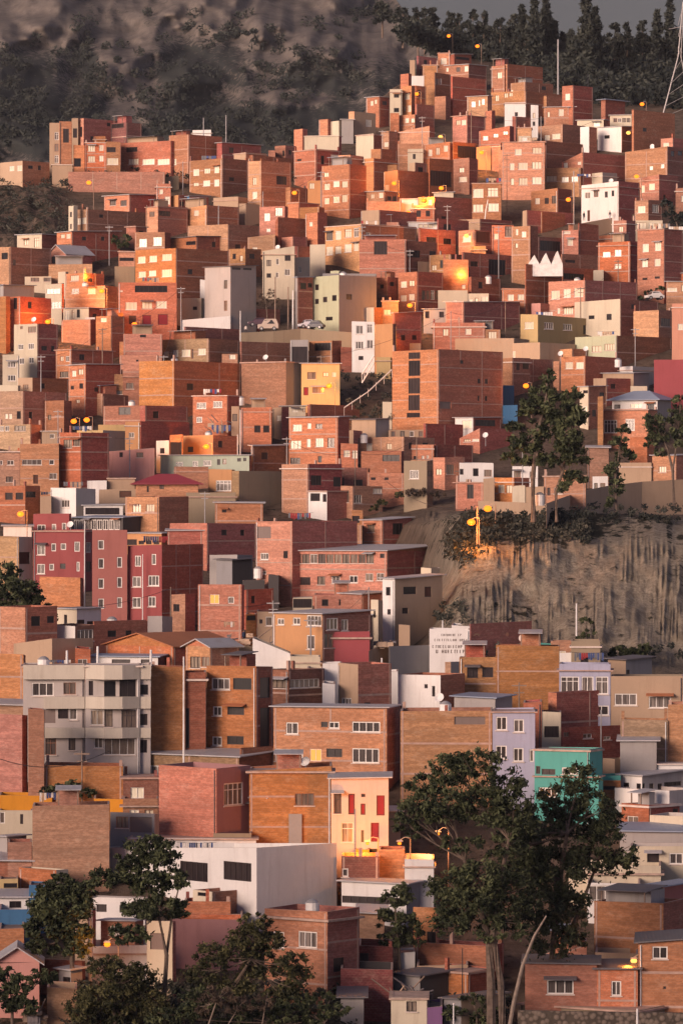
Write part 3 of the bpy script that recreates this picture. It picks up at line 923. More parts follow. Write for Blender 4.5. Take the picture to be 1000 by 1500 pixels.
820 960 1100 670 840 br/bk m b858,732,44,36
470 560 572 790 890 wh/tn g480,830,20,40 g515,830,30,40
185 430 442 785 975 sa/sa g205,857,18,46 g245,857,48,38
0 150 160 732 860 wh/tn g10,760,40,40 g100,760,40,40
0 75 80 845 975 cr/cr
75 185 190 850 975 tn/tn
690 790 832 560 710 br/br
@0 3
20 185 192 85 160 wh/gr m
-5 110 190 145 390 bt/gr d112,235,64,70 | shadowed slab house ; two-tier tan house with a deep black opening beside the crimson block
195 492 540 105 395 rd/rd a12 w217,192,48,60 w300,184,28,46 w355,184,32,38 w435,174,32,58 w217,305,46,58 w288,304,28,38 d352,302,32,32 w448,292,18,56 g505,178,28,60 g505,290,28,60 | crimson block ; crimson painted apartment block stepping up to a glassed rooftop
195 405 418 12 115 rd/rd w218,74,48,54 w303,70,26,44 w362,64,26,46
232 470 490 385 570 br/bk
415 720 862 35 118 dg/dg u w432,45,30,60:8,34
540 745 752 105 625 rr/rd w573,165,36,54 w575,272,34,60;3,118 w685,264,30,62;3,118 | 
748 948 1190 192 628 rd/bk a20 w790,256,36,64 w888,246,26,64 w775,378,52,62;2,122 w868,372,64,62 w868,495,44,60 | rose window block ; rose-red block with ranks of white-framed windows and a big dark brick flank
710 946 1100 128 210 og/bk m d740,160,62,34 d812,168,32,22:3,44
-5 148 335 560 810 bp/bk
330 450 592 572 690 cr/wh m d375,602,18,56 d445,632,50,40 d510,640,50,34
300 440 560 670 790 wh/bk g452,690,95,66
545 552 865 645 780 bk/bk
865 950 1010 610 710 gr/gr
80 305 545 742 880 tn/tn l30 | 
620 1015 1400 790 890 br/bk g70 | orange gable roof house ; orange gable wall rising over a long blue-grey sheet roof
-40 137 150 835 1130 br/bk
440 530 540 805 900 br/bk
530 925 965 852 905 wh/bk u d655,864,108,26 d825,864,52,26 g700,870,20,14
@0 4
135 250 255 -105 330 wp/wp w187,0,128,78 | 
135 497 503 -105 470 wp/wp w187,0,128,80 g372,0,72,70 d340,152,60,60 w405,152,48,68 g265,325,64,100 g402,325,40,72 g470,325,70,60 k185,158,140,80 | grey bay apartment ; big pale concrete apartment house with a projecting window bay and three floors
500 820 826 -100 480 wp/wp d520,-10,26,86 d610,-10,68,92 d700,-20,96,112 g532,160,74,90 g612,160,48,100 g712,162,86,108 g552,325,50,60 g610,328,182,96
818 882 888 -105 470 wp/wp d822,12,46,60 d820,184,44,66 d818,336,44,76
885 1085 1090 -90 420 br/bk
-40 130 162 190 650 bp/br
-5 150 160 138 260 bt/bk m d0,200,110,46
165 258 262 160 670 bp/bk
260 720 726 492 650 br/bk
720 925 932 550 700 bd/bk
720 925 932 680 790 bp/bk
815 1400 1606 440 570 bt/bk m w848,486,108,56 d1050,476,72,24 d1222,476,140,26
930 1268 1466 505 960 br/pu w1312,588,112,132 | mauve flank house ; tall orange brick front with a mauve plaster flank holding one big barred window
-5 305 312 665 770 oy/oy | bright orange wall ; bright orange painted wall strip with cream panels beneath
-5 190 196 750 850 cr/cr g-3,757,32,70 d118,772,18,58
550 722 728 685 745 oy/oy
190 640 646 715 1110 bp/bk | blank rose brick block ; wide windowless rose-brown brick block beside the bright orange wall
645 905 932 770 950 gb/gb g680,787,70,66 k760,790,130,90
-5 42 155 905 1010 gr/gr m
45 186 192 935 1110 bp/bk
@1 4
-115 205 212 -60 410 bk/bk d30,40,30,82 d35,205,26,105 d85,150,24,235
210 500 598 -95 410 br/bk w240,-26,106,68 d365,-26,108,68 w247,140,52,56 d332,140,98,50 w243,317,56,54 d330,314,98,50 d523,-30,60,120 d523,147,58,228 | cream-banded brick block ; brick apartment block with cream floor bands and wide black windows
505 690 900 -75 160 bk/bd g530,-20,150,52 g700,-20,170,50
888 962 968 10 175 wh/wh
602 1265 1345 150 550 bo/bk m w675,234,72,70 d880,230,40,32 w925,230,62,40 w1062,230,164,62 w610,390,164,72 y815,390,68,72 d912,388,92,50 w1062,386,158,86 | lit-window brick house ; long orange brick house with one glowing yellow window and wide grilles
405 412 608 390 540 bk/bk
460 942 948 490 910 br/bk l30 g728,650,112,72 | patched brick wall house ; broad patchy brick front with one wide grey window under a ragged top
460 565 692 682 900 pk/pu m g466,710,32,46 d614,712,26,48 d600,855,36,36 | pink cottage ; small pink and mauve house tucked before a brick wall
692 768 774 772 915 gr/gr
250 472 478 885 960 ol/ol
-470 500 512 -15 380 wh/wh
-120 503 972 -70 1345 wh/wp
'''
DATA = DATA.replace('-470 500 512 -15 380 wh/wh\n-120 503 972 -70 1345 wh/wp\n', '')
DATA += '''
@1 5
-465 503 972 -30 350 wh/wh a48 l-2 d55,52,162,112 d310,50,162,112 | white factory ; large smooth white building with two big black windows and a long pale flank
-240 500 508 -85 -10 wh/wh
@2 4
-60 275 285 560 1015 pp/bk m g-45,650,44,120 r40,652,38,122 d115,652,24,20 r112,710,28,66 r205,662,48,118 g0,822,70,116 d115,866,16,70 r172,822,48,112 d165,975,50,60 | amber facade house ; pale pinkish facade with dark red doors glowing amber in the lamplight
345 882 888 165 620 bo/bk k660,200,182,46 | plain orange wall block ; large windowless orange brick wall behind the big dark tree
885 1133 1140 165 640 bl/bl w905,200,64,80 w903,370,64,78 w1008,216,60,76 w1005,384,60,80 w1100,392,26,74 | lavender block ; lavender plaster house with five framed windows behind the big tree
660 900 1000 95 190 gr/gr u
1065 1172 1180 112 410 br/bk
1170 1285 1290 175 410 cr/bk l-5 d1187,256,86,66
1210 1260 1638 60 300 br/bk r0
1285 1292 1632 262 450 bk/bk g1300,290,34,30 g1415,300,52,28 g1535,316,42,20
270 345 352 760 850 gb/gb m
@3 4
635 910 916 222 490 bt/br
912 1100 1110 125 490 br/bk
632 845 852 345 560 gr/gr m
850 1100 1106 475 560 wh/gr
130 505 532 545 720 te/te w155,616,108,58 | turquoise house ; turquoise painted house with a balcony half hidden by the tree
132 454 528 393 717 te/te d172,507,80,34 w290,499,96,40 d138,490,26,46
500 635 640 545 640 te/te
500 635 642 575 645 br/bk d515,607,88,22
530 600 695 448 530 tn/tn
635 760 1010 550 650 wh/gr m d650,587,34,38 d727,592,26,34:6,25 d890,582,100,26
600 920 1105 635 745 wh/wp
640 800 980 718 815 bo/bk d940,740,34,30
805 1000 1105 785 885 cr/wp
630 1100 1106 880 975 gr/gr u
690 1100 1110 960 1110 cr/wp d790,1000,70,55 g830,1000,60,55 w920,1000,80,66
@3 3
128 245 250 785 870 te/te w148,832,64,26 | 
225 350 360 758 870 bt/bt
345 515 522 755 910 ol/ol d400,850,46,40 | arch-door grey house ; flat grey-brown house with a pointed black arch against the cliff foot
275 575 582 893 1220 bl/bl w283,965,108,94 w405,965,70,90 w488,965,74,104 w395,1135,170,58 | pale blue glazed house ; pale lilac-blue house with wide bands of white-framed glazing
480 565 572 885 930 wh/wh
560 665 818 870 990 tn/gb d d665,925,24,40
578 1000 1006 963 1235 tn/ol w600,1065,130,70 w800,1080,130,70 | stone-grey office block ; stone-grey block with two broad white-barred windows by the cliff foot
245 345 350 825 900 wh/wh
@2 3
60 125 130 -10 80 br/bk d62,22,44,42
120 238 412 50 200 sa/bk m g152,74,42,46 d300,66,60,66 | 
-60 120 130 75 215 sa/bk g0,88,58,20
240 312 590 395 735 wh/tn m d260,440,26,50 d268,570,20,32 d362,438,76,44 o487,438,40,60 d355,562,36,34 | cliffside white house ; white-fronted two-storey house perched by the gully at the cliff
172 215 242 515 760 cr/tn d188,580,12,40
465 525 625 330 410 cr/gr
-100 165 172 605 760 wh/bk m w-95,622,50,76 w-40,622,50,76 w10,622,60,76 w78,625,80,72 d20,725,90,30
-100 165 172 700 850 rw/bk
-5 120 240 485 620 bk/bk m
515 750 757 690 950 wh/wh | lettered wall ; white gable wall painted with faded rows of dark lettering
645 750 756 670 720 wh/wh
752 757 1114 655 840 bd/bk
690 910 916 850 1095 bo/bk
905 1275 1282 787 1100 bo/bk | stepped orange brick house ; tall plain orange brick wall with pale slab lines at the cliff foot
-20 97 292 895 1170 tn/bk w0,1090,58,60
225 330 336 935 1030 wh/wh
330 580 722 958 1150 wh/bk d485,1010,20,24 d530,1020,18,62 o305,1130,50,24
275 285 515 790 960 dg/gb
335 400 408 665 840 tn/tn
606 640 690 880 980 bt/gb
55 125 130 490 545 dg/dg
@1 3
-5 212 500 65 260 br/bk | 
-20 188 192 110 255 bk/bk m
228 390 480 250 380 gr/gb
268 360 472 285 385 gb/dg d
500 712 1092 55 470 sa/bk k502,85,85,70 w525,240,48,40 d660,228,26,44 w520,345,40,20 | green-draped corner house ; salmon corner house with greenery hanging on its upper terrace
600 1265 1585 230 490 sa/bk m g722,247,44,54:10,47 g636,370,50,46 d752,382,66,46 g858,378,46,48 w942,374,50,46 w1045,372,50,44 g1140,360,46,44 g1205,358,44,44 d1225,244,26,26 | long glazed terrace house ; long salmon house with a strip of grey glazing right under its roof
572 632 638 372 480 dg/dg
420 550 560 400 480 dg/dg
160 415 430 425 720 sa/bk y228,484,56,54 g335,497,36,40 | warm-window house ; salmon two-storey house with one warmly lit window above the cluttered yard
430 442 602 455 610 bk/bk d472,492,22,44
440 500 512 600 690 br/bk d445,604,52,32
0 150 156 438 505 wh/wh
5 85 142 480 675 bt/bk d15,540,36,44
840 1160 1172 490 610 sa/bk d885,512,38,40 d985,512,20,36
715 830 842 500 580 cr/gb d718,508,110,54
602 887 1172 600 860 og/bd m w625,624,40,38 w715,619,44,42 w797,602,86,66 w912,622,68,70 g1000,630,40,66 w797,722,46,84 g900,712,76,84 | orange corner shop ; orange two-storey house with small square windows and a white garage door
505 600 606 585 710 tn/bk d520,630,18,24 g557,614,40,54
480 700 706 830 930 wh/cr l-90
700 875 882 850 950 cr/cr
88 230 400 790 940 br/bk G40
290 500 516 788 890 ol/ol
800 890 900 920 1030 cr/cr d835,940,48,50
890 1000 1012 885 1010 wh/wh
@0 5
-5 180 186 50 110 br/bk m
110 330 400 100 210 bo/cr
-5 105 112 150 215 yl/yl d22,177,82,28
170 280 288 190 345 bb/bb | 
-5 170 178 262 345 wh/gr m d55,282,70,40
-5 180 186 330 450 bb/bb | blue wall house ; blue painted house front beside the round dark tree
-5 140 146 440 570 br/bk
-30 230 236 640 850 pk/pu G85 | rose gable shed ; rose coloured gable-ended house among dark trees
230 480 500 632 740 bk/bk
345 415 482 690 805 gr/gr m d368,727,44,62
275 450 462 795 1030 bt/tn
440 515 562 330 620 tn/bk
530 850 872 268 440 wh/gr d565,300,60,46 d700,306,50,44
590 790 840 400 600 bk/bk m w640,430,60,50
515 860 872 540 680 wh/wh
860 1010 1030 400 760 cr/bk k880,470,82,96
@1 5
130 245 610 228 355 cr/bk d158,227,54,26 g448,267,30,46 g525,267,22,56 | tin-gabled cottage ; low cottage under a shallow brown gable in front of the white factory
80 350 356 285 375 bo/bk
90 420 426 358 420 tn/tn
-5 420 426 393 560 pu/br
550 918 1105 345 850 bo/bk w600,462,64,96 w748,460,108,96 | foreground brick house ; rough orange brick house with two dark glazed openings behind bushes
@2 5
0 222 226 20 220 bd/bk w0,90,40,50
75 162 168 -20 50 oy/oy
218 368 374 -20 180 bo/bk | drum-shaped orange wall ; orange-glowing wooden-looking wall below the amber facade
370 540 548 40 255 wh/wh l-5 | 
0 380 460 185 320 wh/gb m d0,257,380,42
105 250 256 360 485 bt/bk m
100 300 310 550 700 bd/bk d106,587,52,80
-5 300 310 685 870 bd/dg
420 555 572 320 560 bo/bk d500,462,62,72
430 850 950 545 670 bo/bk | red garden wall house ; low red-orange brick wall house behind the two bare trunks
330 430 440 580 665 wh/wh
440 740 746 655 720 tn/tn
480 740 900 700 810 bo/bk
300 460 630 725 840 gr/dg d
-5 130 136 850 1040 gr/gb d
290 500 510 850 1090 cr/tn g380,870,60,60
500 590 600 900 1090 vi/vi
600 700 960 860 1080 gb/tn d
@3 5
480 885 1010 295 620 bo/bk | big brick gable wall ; large blank orange brick wall beneath the row of brown shutters
440 748 754 180 300 wh/wh w445,190,296,92
330 870 876 75 200 cr/cr
755 885 1110 200 400 sa/rr u d860,228,18,52
738 1100 1110 500 960 br/bk d l30 w820,548,90,74 d885,782,16,16 | dark-eave brick house ; brick house with a black square window under a slanting dark eave
485 735 742 590 710 tn/tn
165 435 442 540 700 sa/sa l100
75 495 500 655 950 br/bk d w203,742,156,86 | long low brick house ; low brick house with a brown four-pane window behind a cobble wall
495 735 740 682 960 br/bk d w580,750,58,88 | 
50 735 1010 925 1060 ol/ol
'''
ox = oy = 0
for line in DATA.strip().splitlines():
    line = line.strip()
    if not line: continue
    line = line.strip()
    if line[0] == '@':
        a, b = line[1:].split(); ox, oy = 250*int(a), 250*int(b); continue
    ref = lab = None
    if '|' in line:
        line, q = line.split('|'); q = q.strip()
        if q:
            ref, lab = [z.strip() for z in q.split(';')]
    tk = line.split()
    x0, xc, x1, yt, yb = [float(z)/4 for z in tk[:5]]
    fm, sm = tk[5].split('/')
    roof, dl, dr, pk, rects, ang = 'f', 0, 0, 0, [], None
    for z in tk[6:]:
        if len(z) == 1: roof = z
        elif z[0] in 'GgHh' and ',' not in z: roof = z[0]; pk = float(z[1:])
        elif z[0] == 'a': ang = float(z[1:])
        elif z[0] == 'l': dl = float(z[1:])/4
        elif z[0] == 'r' and ',' not in z: dr = float(z[1:])/4
        else: rects += parse_rects(z, ox, oy)
    info = make_house(ox+x0, ox+xc, ox+x1, oy+yt, oy+yb, fm, sm, roof, dl, dr, rects, peak=pk, ang=ang)
    info['ref'], info['label'] = (ref or None), lab

# projecting pale spandrel bands of the bay apartment house
MATS['band'] = plaster_mat('band_plaster', (0.56,0.50,0.42))
for h in HOUSES:
    if h['fm'] == 'wp' and h['sm'] == 'wp' and h['yt'] < 1000 and h['xc'] < 230:
        W = h['W']; k = h['C'].y/F; z = lambda v: (750-v)*k + CZ - h['C'].z
        big = h['xc'] > 190
        for (va, vb) in ((974,995),(1020.5,1038),(1066,1081)):
            pr = 0.55
            m = MB(); 
            if h['xc'] > 210: m.box(-W+.02, -.35, z(vb), .02, .2, z(va))
            elif big and h['xc'] > 190:   # the three-sided bay
                q = [(-W,-.02),(-W+W*.35,-1.1),(-W*.32,-1.1),(-.02,-.02)]
                m.hexa([(x,y,z(vb)) for x,y in q], [(x,y,z(va)) for x,y in q])
            else:
                x0b = -W+.02 if va < 1000 else -W + W*.34
                m.box(x0b, -pr, z(vb), -.01, .05, z(va))
            m.build('spandrel_band', MATS['band'], h['root'])
# ------------------------------------------------------------------ value noise for terrain
def vnoise(x, y, seed=0):
    x = np.asarray(x, float); y = np.asarray(y, float)
    xi = np.floor(x).astype(int); yi = np.floor(y).astype(int)
    xf, yf = x-xi, y-yi
    def h(a, b):
        n = (a*374761393 + b*668265263 + seed*144665) & 0x7fffffff
        n = ((n ^ (n >> 13)) * 1274126177) & 0x7fffffff
        return ((n ^ (n >> 16)) & 0xffff)/65535.0
    u = xf*xf*(3-2*xf); w = yf*yf*(3-2*yf)
    return (h(xi,yi)*(1-u)+h(xi+1,yi)*u)*(1-w) + (h(xi,yi+1)*(1-u)+h(xi+1,yi+1)*u)*w
def fbm(x, y, o=4, seed=0):
    r = 0; a = 0.5
    for k in range(o):
        r = r + a*vnoise(x*2**k, y*2**k, seed+k*17); a *= 0.5
    return r

def grid_mesh(name, Xg, Yg, Zg, mat, attrs=None, smooth=True):
    nr, nc = Xg.shape
    me = bpy.data.meshes.new(name)
    co = np.stack([Xg, Yg, Zg], -1).reshape(-1, 3)
    i = np.arange((nr-1)*(nc-1)); r = i//(nc-1); c = i % (nc-1); a = r*nc+c
    q = np.stack([a, a+nc, a+nc+1, a+1], -1)
    me.vertices.add(len(co)); me.vertices.foreach_set('co', co.ravel())
    me.loops.add(q.size); me.loops.foreach_set('vertex_index', q.ravel().astype(np.int32))
    me.polygons.add(len(q)); me.polygons.foreach_set('loop_start', (np.arange(len(q))*4).astype(np.int32))
    me.polygons.foreach_set('loop_total', np.full(len(q), 4, np.int32))
    if smooth: me.polygons.foreach_set('use_smooth', np.ones(len(q), bool))
    me.update(calc_edges=True); me.validate()
    for k, arr in (attrs or {}).items():
        at_ = me.attributes.new(k, 'FLOAT', 'POINT'); at_.data.foreach_set('value', arr.ravel().astype(np.float32))
    me.materials.append(mat)
    return link(bpy.data.objects.new(name, me))

def ground_mat(name, soil, veg, streak=0.0):
    t = NT(name); p = t.pos()
    n1 = t.noise(t.mapping(p, (0.12,0.12,0.12)), 1, 6, 0.65)
    c = t.mix(t.maprange(n1, 0.35, 0.65, 0, 1), mul(soil, 0.65), mul(soil, 1.2))
    n2 = t.noise(t.mapping(p, (1.1,1.1,1.1)), 1, 5, 0.7)
    c = t.mix(t.maprange(n2, 0.5, 0.72, 0, 0.55), c, mul(soil, 0.5))
    if streak:
        n5 = t.noise(t.mapping(p, (0.8,0.8,0.07)), 1, 5, 0.7)
        c = t.mix(t.maprange(n5, 0.48, 0.68, 0, streak), c, mul(soil, 0.42))
        n6 = t.noise(t.mapping(p, (0.05,0.05,0.5)), 1, 4, 0.6)
        c = t.mix(t.maprange(n6, 0.45, 0.7, 0, 0.3), c, (soil[0]*1.25, soil[1]*1.2, soil[2]*1.1))
    rk = t.n('ShaderNodeAttribute'); rk.attribute_name = 'rock'
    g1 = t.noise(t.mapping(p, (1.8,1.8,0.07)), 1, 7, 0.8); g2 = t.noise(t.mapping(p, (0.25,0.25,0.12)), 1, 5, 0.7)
    rc = t.mix(t.maprange(g1, 0.44, 0.58, 0, 1), (0.56,0.47,0.36), (0.30,0.245,0.19))  # darker streaks put the shade of the furrows into the rock colour
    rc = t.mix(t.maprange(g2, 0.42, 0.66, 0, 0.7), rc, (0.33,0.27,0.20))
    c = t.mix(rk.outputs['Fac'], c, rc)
    a = t.n('ShaderNodeAttribute'); a.attribute_name = 'veg'
    n3 = t.noise(t.mapping(p, (0.5,0.5,0.5)), 1, 5, 0.75)
    f = t.math('ADD', a.outputs['Fac'], t.maprange(n3, 0.3, 0.7, -0.45, 0.45))
    f = t.maprange(f, 0.42, 0.62, 0, 1)
    c = t.mix(f, c, veg)
    t.bump(t.math('ADD', n2, n3), 0.6, 0.4)
    if streak > .6: t.bump(t.math('ADD', t.math('MULTIPLY', g1, 1.5), n3), 0.9, 0.7)
    return t.done(c, 0.97, 0, 0.1)

TOPU = [-400, 60, 300, 420, 500, 560, 640, 750, 1000, 1400]
TOPV = [236, 238, 222, 222, 178, 128, 76, 66, 92, 92]
# town slope, with the eroded cliff built into it
us = np.concatenate([np.arange(-420, 585, 3.0), np.arange(585, 1060, 1.25), np.arange(1060, 1425, 4.0)])
n_r = 560
U, K = np.meshgrid(us, np.linspace(0, 1, n_r))
vtop = np.interp(U, TOPU, TOPV)
V = vtop + (1790-vtop)*K
Yg = depth(U, V)
# dig the ground a little below the nominal base line so that house feet stand in it
low = 1.6
cl = sstep(600, 700, U + 18*vnoise(V/30.0, U*0+3, 5)) * sstep(735, 765, V + (1000-U)*0.03) * (1-sstep(935, 990, V))
ridg = 1-np.abs(2*vnoise(U/7.5+0.004*V, V/260.0, 11)-1)
ridg2 = 1-np.abs(2*vnoise(U/22.0, V/300.0, 12)-1)
ridg3 = 1-np.abs(2*vnoise(U/3.4+V/90.0, V/70.0, 14)-1)
blk = fbm(U/60.0, V/60.0, 4, 13)
Yg = Yg + cl*(-((0.5*ridg**2+ridg3**2*0.5+0.2*(1-np.abs(2*vnoise(U/2.6-V/160.0, V/40.0, 15)-1)))*(0.15+1.5*sstep(0.35,0.6,fbm(U/35.0,V/35.0,3,16)*1.15))+ridg2*0.7) + 9*(blk-0.5) + 2)
rough = sstep(255, 275, V)*(1-sstep(345, 365, V))*(1-sstep(60, 120, U))
Yg = Yg + rough*12*(fbm(U/18.0, V/16.0, 4, 21)-0.5)
Xg = (U-500)/F*Yg
Zg = CZ + (750-V)/F*Yg - low*(1-cl)*(1-rough) + 1.2*(fbm(Xg/9.0, Yg/9.0, 4, 31)-0.5)
veg = 0.10 + 0.35*fbm(U/40.0, V/30.0, 3, 41)
veg += 0.5*np.exp(-((U-790)/120.0)**2 - ((V-768)/28.0)**2)           # dark scrub on the cliff brow
veg += 0.45*np.exp(-((U-690)/45.0)**2 - ((V-790)/35.0)**2)
veg += 0.35*np.exp(-((U-930)/90.0)**2 - ((V-748)/10.0)**2)
veg += 0.25*rough
veg += 0.55*sstep(1430, 1500, V)*(1-sstep(470, 560, U))
# skirt behind the crest
b = 14
Xs = np.concatenate([np.stack([Xg[0]*(1+0.012*k) for k in range(b, 0, -1)]), Xg])
Ys = np.concatenate([np.stack([Yg[0]*(1+0.012*k) for k in range(b, 0, -1)]), Yg])
drop = lambda k: -((k**1.3)*1.6)*(1-sstep(620, 700, us)) - 0.1*k*sstep(620,700,us)
Zs = np.concatenate([np.stack([Zg[0]+drop(k) for k in range(b, 0, -1)]), Zg])
veg = veg - 0.25*cl*sstep(785, 800, V) + 0.30*cl*sstep(0.66, 0.8, fbm(U/20.0, V/50.0, 3, 91)*1.6)
Vs = np.concatenate([np.repeat(veg[:1], b, 0)+0.35, veg]); Rs = np.concatenate([np.repeat(cl[:1], b, 0)*0, np.clip(cl*1.2, 0, 1)])
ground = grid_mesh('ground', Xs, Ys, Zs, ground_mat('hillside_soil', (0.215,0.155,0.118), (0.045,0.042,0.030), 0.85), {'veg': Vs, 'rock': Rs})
tag(ground, kind='structure')
def ground_z(u, v):
    """real ground height at the nominal spot of (u, v)"""
    P = at(u, v); return P.z - 1.6

# far hill beyond the ravine: eroded badlands with dark scrub
us2 = np.arange(-700, 1700, 4.0)
U, K = np.meshgrid(us2, np.linspace(0, 1, 230))
sky = np.interp(U, [-700, 480, 545, 575, 600, 640, 700, 1000, 1700], [-190, -120, -30, -8, 26, 52, 60, 70, 80])
V = sky + (420-sky)*K
Yf = 1900 - 620*np.clip((V+190)/610.0, 0, 1)**0.9
Xf = (U-500)/F*Yf
def er(u, v): return 1-np.abs(2*vnoise(u, v, 77)-1)
Yf = Yf - 24*er(U/70.0+V/240.0, V/130.0) - 8*er(U/26.0+V/70.0, V/60.0+9) - 2.5*er(U/9.0, V/22.0) + 110*(fbm(U/110.0, V/75.0, 4, 55)-0.5)
Xf = (U-500)/F*Yf
Zf = CZ + (750-V)/F*Yf
def bump2(u0, v0, su, sv): return np.exp(-((U-u0)/su)**2 - ((V-v0)/sv)**2)
vg = 0.36 + 0.42*(fbm(U/55.0, V/30.0, 4, 61)-0.45)*2 + 0.24*sstep(40, 130, V)
for q in ((190,110,38,75),(395,35,55,60),(60,30,60,35),(300,20,60,26),(470,60,40,30),(560,55,45,22),(205,150,26,30),(410,140,40,12),(460,145,30,9)):
    vg = vg - 0.75*bump2(*q)
for q in ((128,100,14,60),(60,190,70,40),(340,55,40,42),(455,105,50,30),(0,130,60,60),(250,110,50,30),(560,20,60,14),(330,175,120,20),(600,45,30,12)):
    vg = vg + 0.40*bump2(*q)
X_far, Y_far, Z_far, V_far = Xf, Yf, Zf, V.copy()
def bump2_s(u, v): return sum(math.exp(-((u-a)/c)**2-((v-b)/d)**2) for a,b,c,d in ((128,110,30,60),(60,190,70,40),(345,55,40,40),(455,105,50,30),(0,130,60,60),(250,140,60,40),(340,190,130,22),(560,25,60,14)))
b = 8
Xs = np.concatenate([np.stack([Xf[0]*(1+0.03*k) for k in range(b, 0, -1)]), Xf])
Ys = np.concatenate([np.stack([Yf[0]*(1+0.03*k) for k in range(b, 0, -1)]), Yf])
Zs = np.concatenate([np.stack([Zf[0]-6.0*k for k in range(b, 0, -1)]), Zf])
Vs = np.concatenate([np.repeat(vg[:1], b, 0), vg])
hills = grid_mesh('hills', Xs, Ys, Zs, ground_mat('far_hill_soil', (0.135,0.118,0.108), (0.028,0.031,0.030), 0.5), {'veg': Vs})
tag(hills, kind='structure')
# valley floor sheet far below, reaching behind the camera and to the horizon
fl = MB()
fl.quad([(-1450,-1450,-60),(1450,-1450,-60),(1450,2250,-60),(-1450,2250,-60)])
vf = fl.build('valley_floor', MATS['roofslab']); tag(vf, kind='structure')

# ------------------------------------------------------------------ trees
def leaf_mat(name, a, b):
    t = NT(name)
    at_ = t.n('ShaderNodeAttribute'); at_.attribute_name = 'tone'
    c = t.mix(at_.outputs['Fac'], a, b)
    t.b.inputs['Subsurface Weight'].default_value = 0.0
    return t.done(c, 0.75, 0, 0.2)
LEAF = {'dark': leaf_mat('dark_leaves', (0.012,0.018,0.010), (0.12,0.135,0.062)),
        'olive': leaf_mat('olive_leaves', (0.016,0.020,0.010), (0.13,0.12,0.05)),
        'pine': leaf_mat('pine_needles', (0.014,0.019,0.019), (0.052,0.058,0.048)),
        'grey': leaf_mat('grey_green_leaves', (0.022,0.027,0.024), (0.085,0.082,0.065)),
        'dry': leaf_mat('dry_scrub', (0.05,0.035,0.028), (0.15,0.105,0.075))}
MATS['bark'] = simple_mat('bark', (0.13,0.095,0.075), 0.95, 0, 0.4, 3)
MATS['bark_pale'] = simple_mat('pale_bark', (0.26,0.20,0.16), 0.95, 0, 0.3, 3)

def leaves_mesh(name, cents, sizes, tones, mat, parent=None, aspect=2.2, droop=0.0):
    n = len(cents); c = np.asarray(cents)
    d = rng.normal(size=(n,3)); d[:,2] -= droop; d /= np.linalg.norm(d, axis=1)[:,None]
    e = np.cross(d, rng.normal(size=(n,3))); e /= np.linalg.norm(e, axis=1)[:,None]
    s = np.asarray(sizes)[:,None]
    A = d*s*aspect*0.5; B = e*s*0.5
    v = np.stack([c-A, c+B*0.9, c+A, c-B*0.9], 1).reshape(-1,3)
    me = bpy.data.meshes.new(name)
    me.vertices.add(4*n); me.vertices.foreach_set('co', v.ravel())
    me.loops.add(4*n); me.loops.foreach_set('vertex_index', np.arange(4*n, dtype=np.int32))
    me.polygons.add(n); me.polygons.foreach_set('loop_start', (np.arange(n)*4).astype(np.int32))
    me.polygons.foreach_set('loop_total', np.full(n, 4, np.int32))
    me.update(calc_edges=True)
    a = me.attributes.new('tone', 'FLOAT', 'POINT')
    a.data.foreach_set('value', np.repeat(np.clip(tones, 0, 1), 4).astype(np.float32))
    me.materials.append(mat)
    return link(bpy.data.objects.new(name, me), parent)

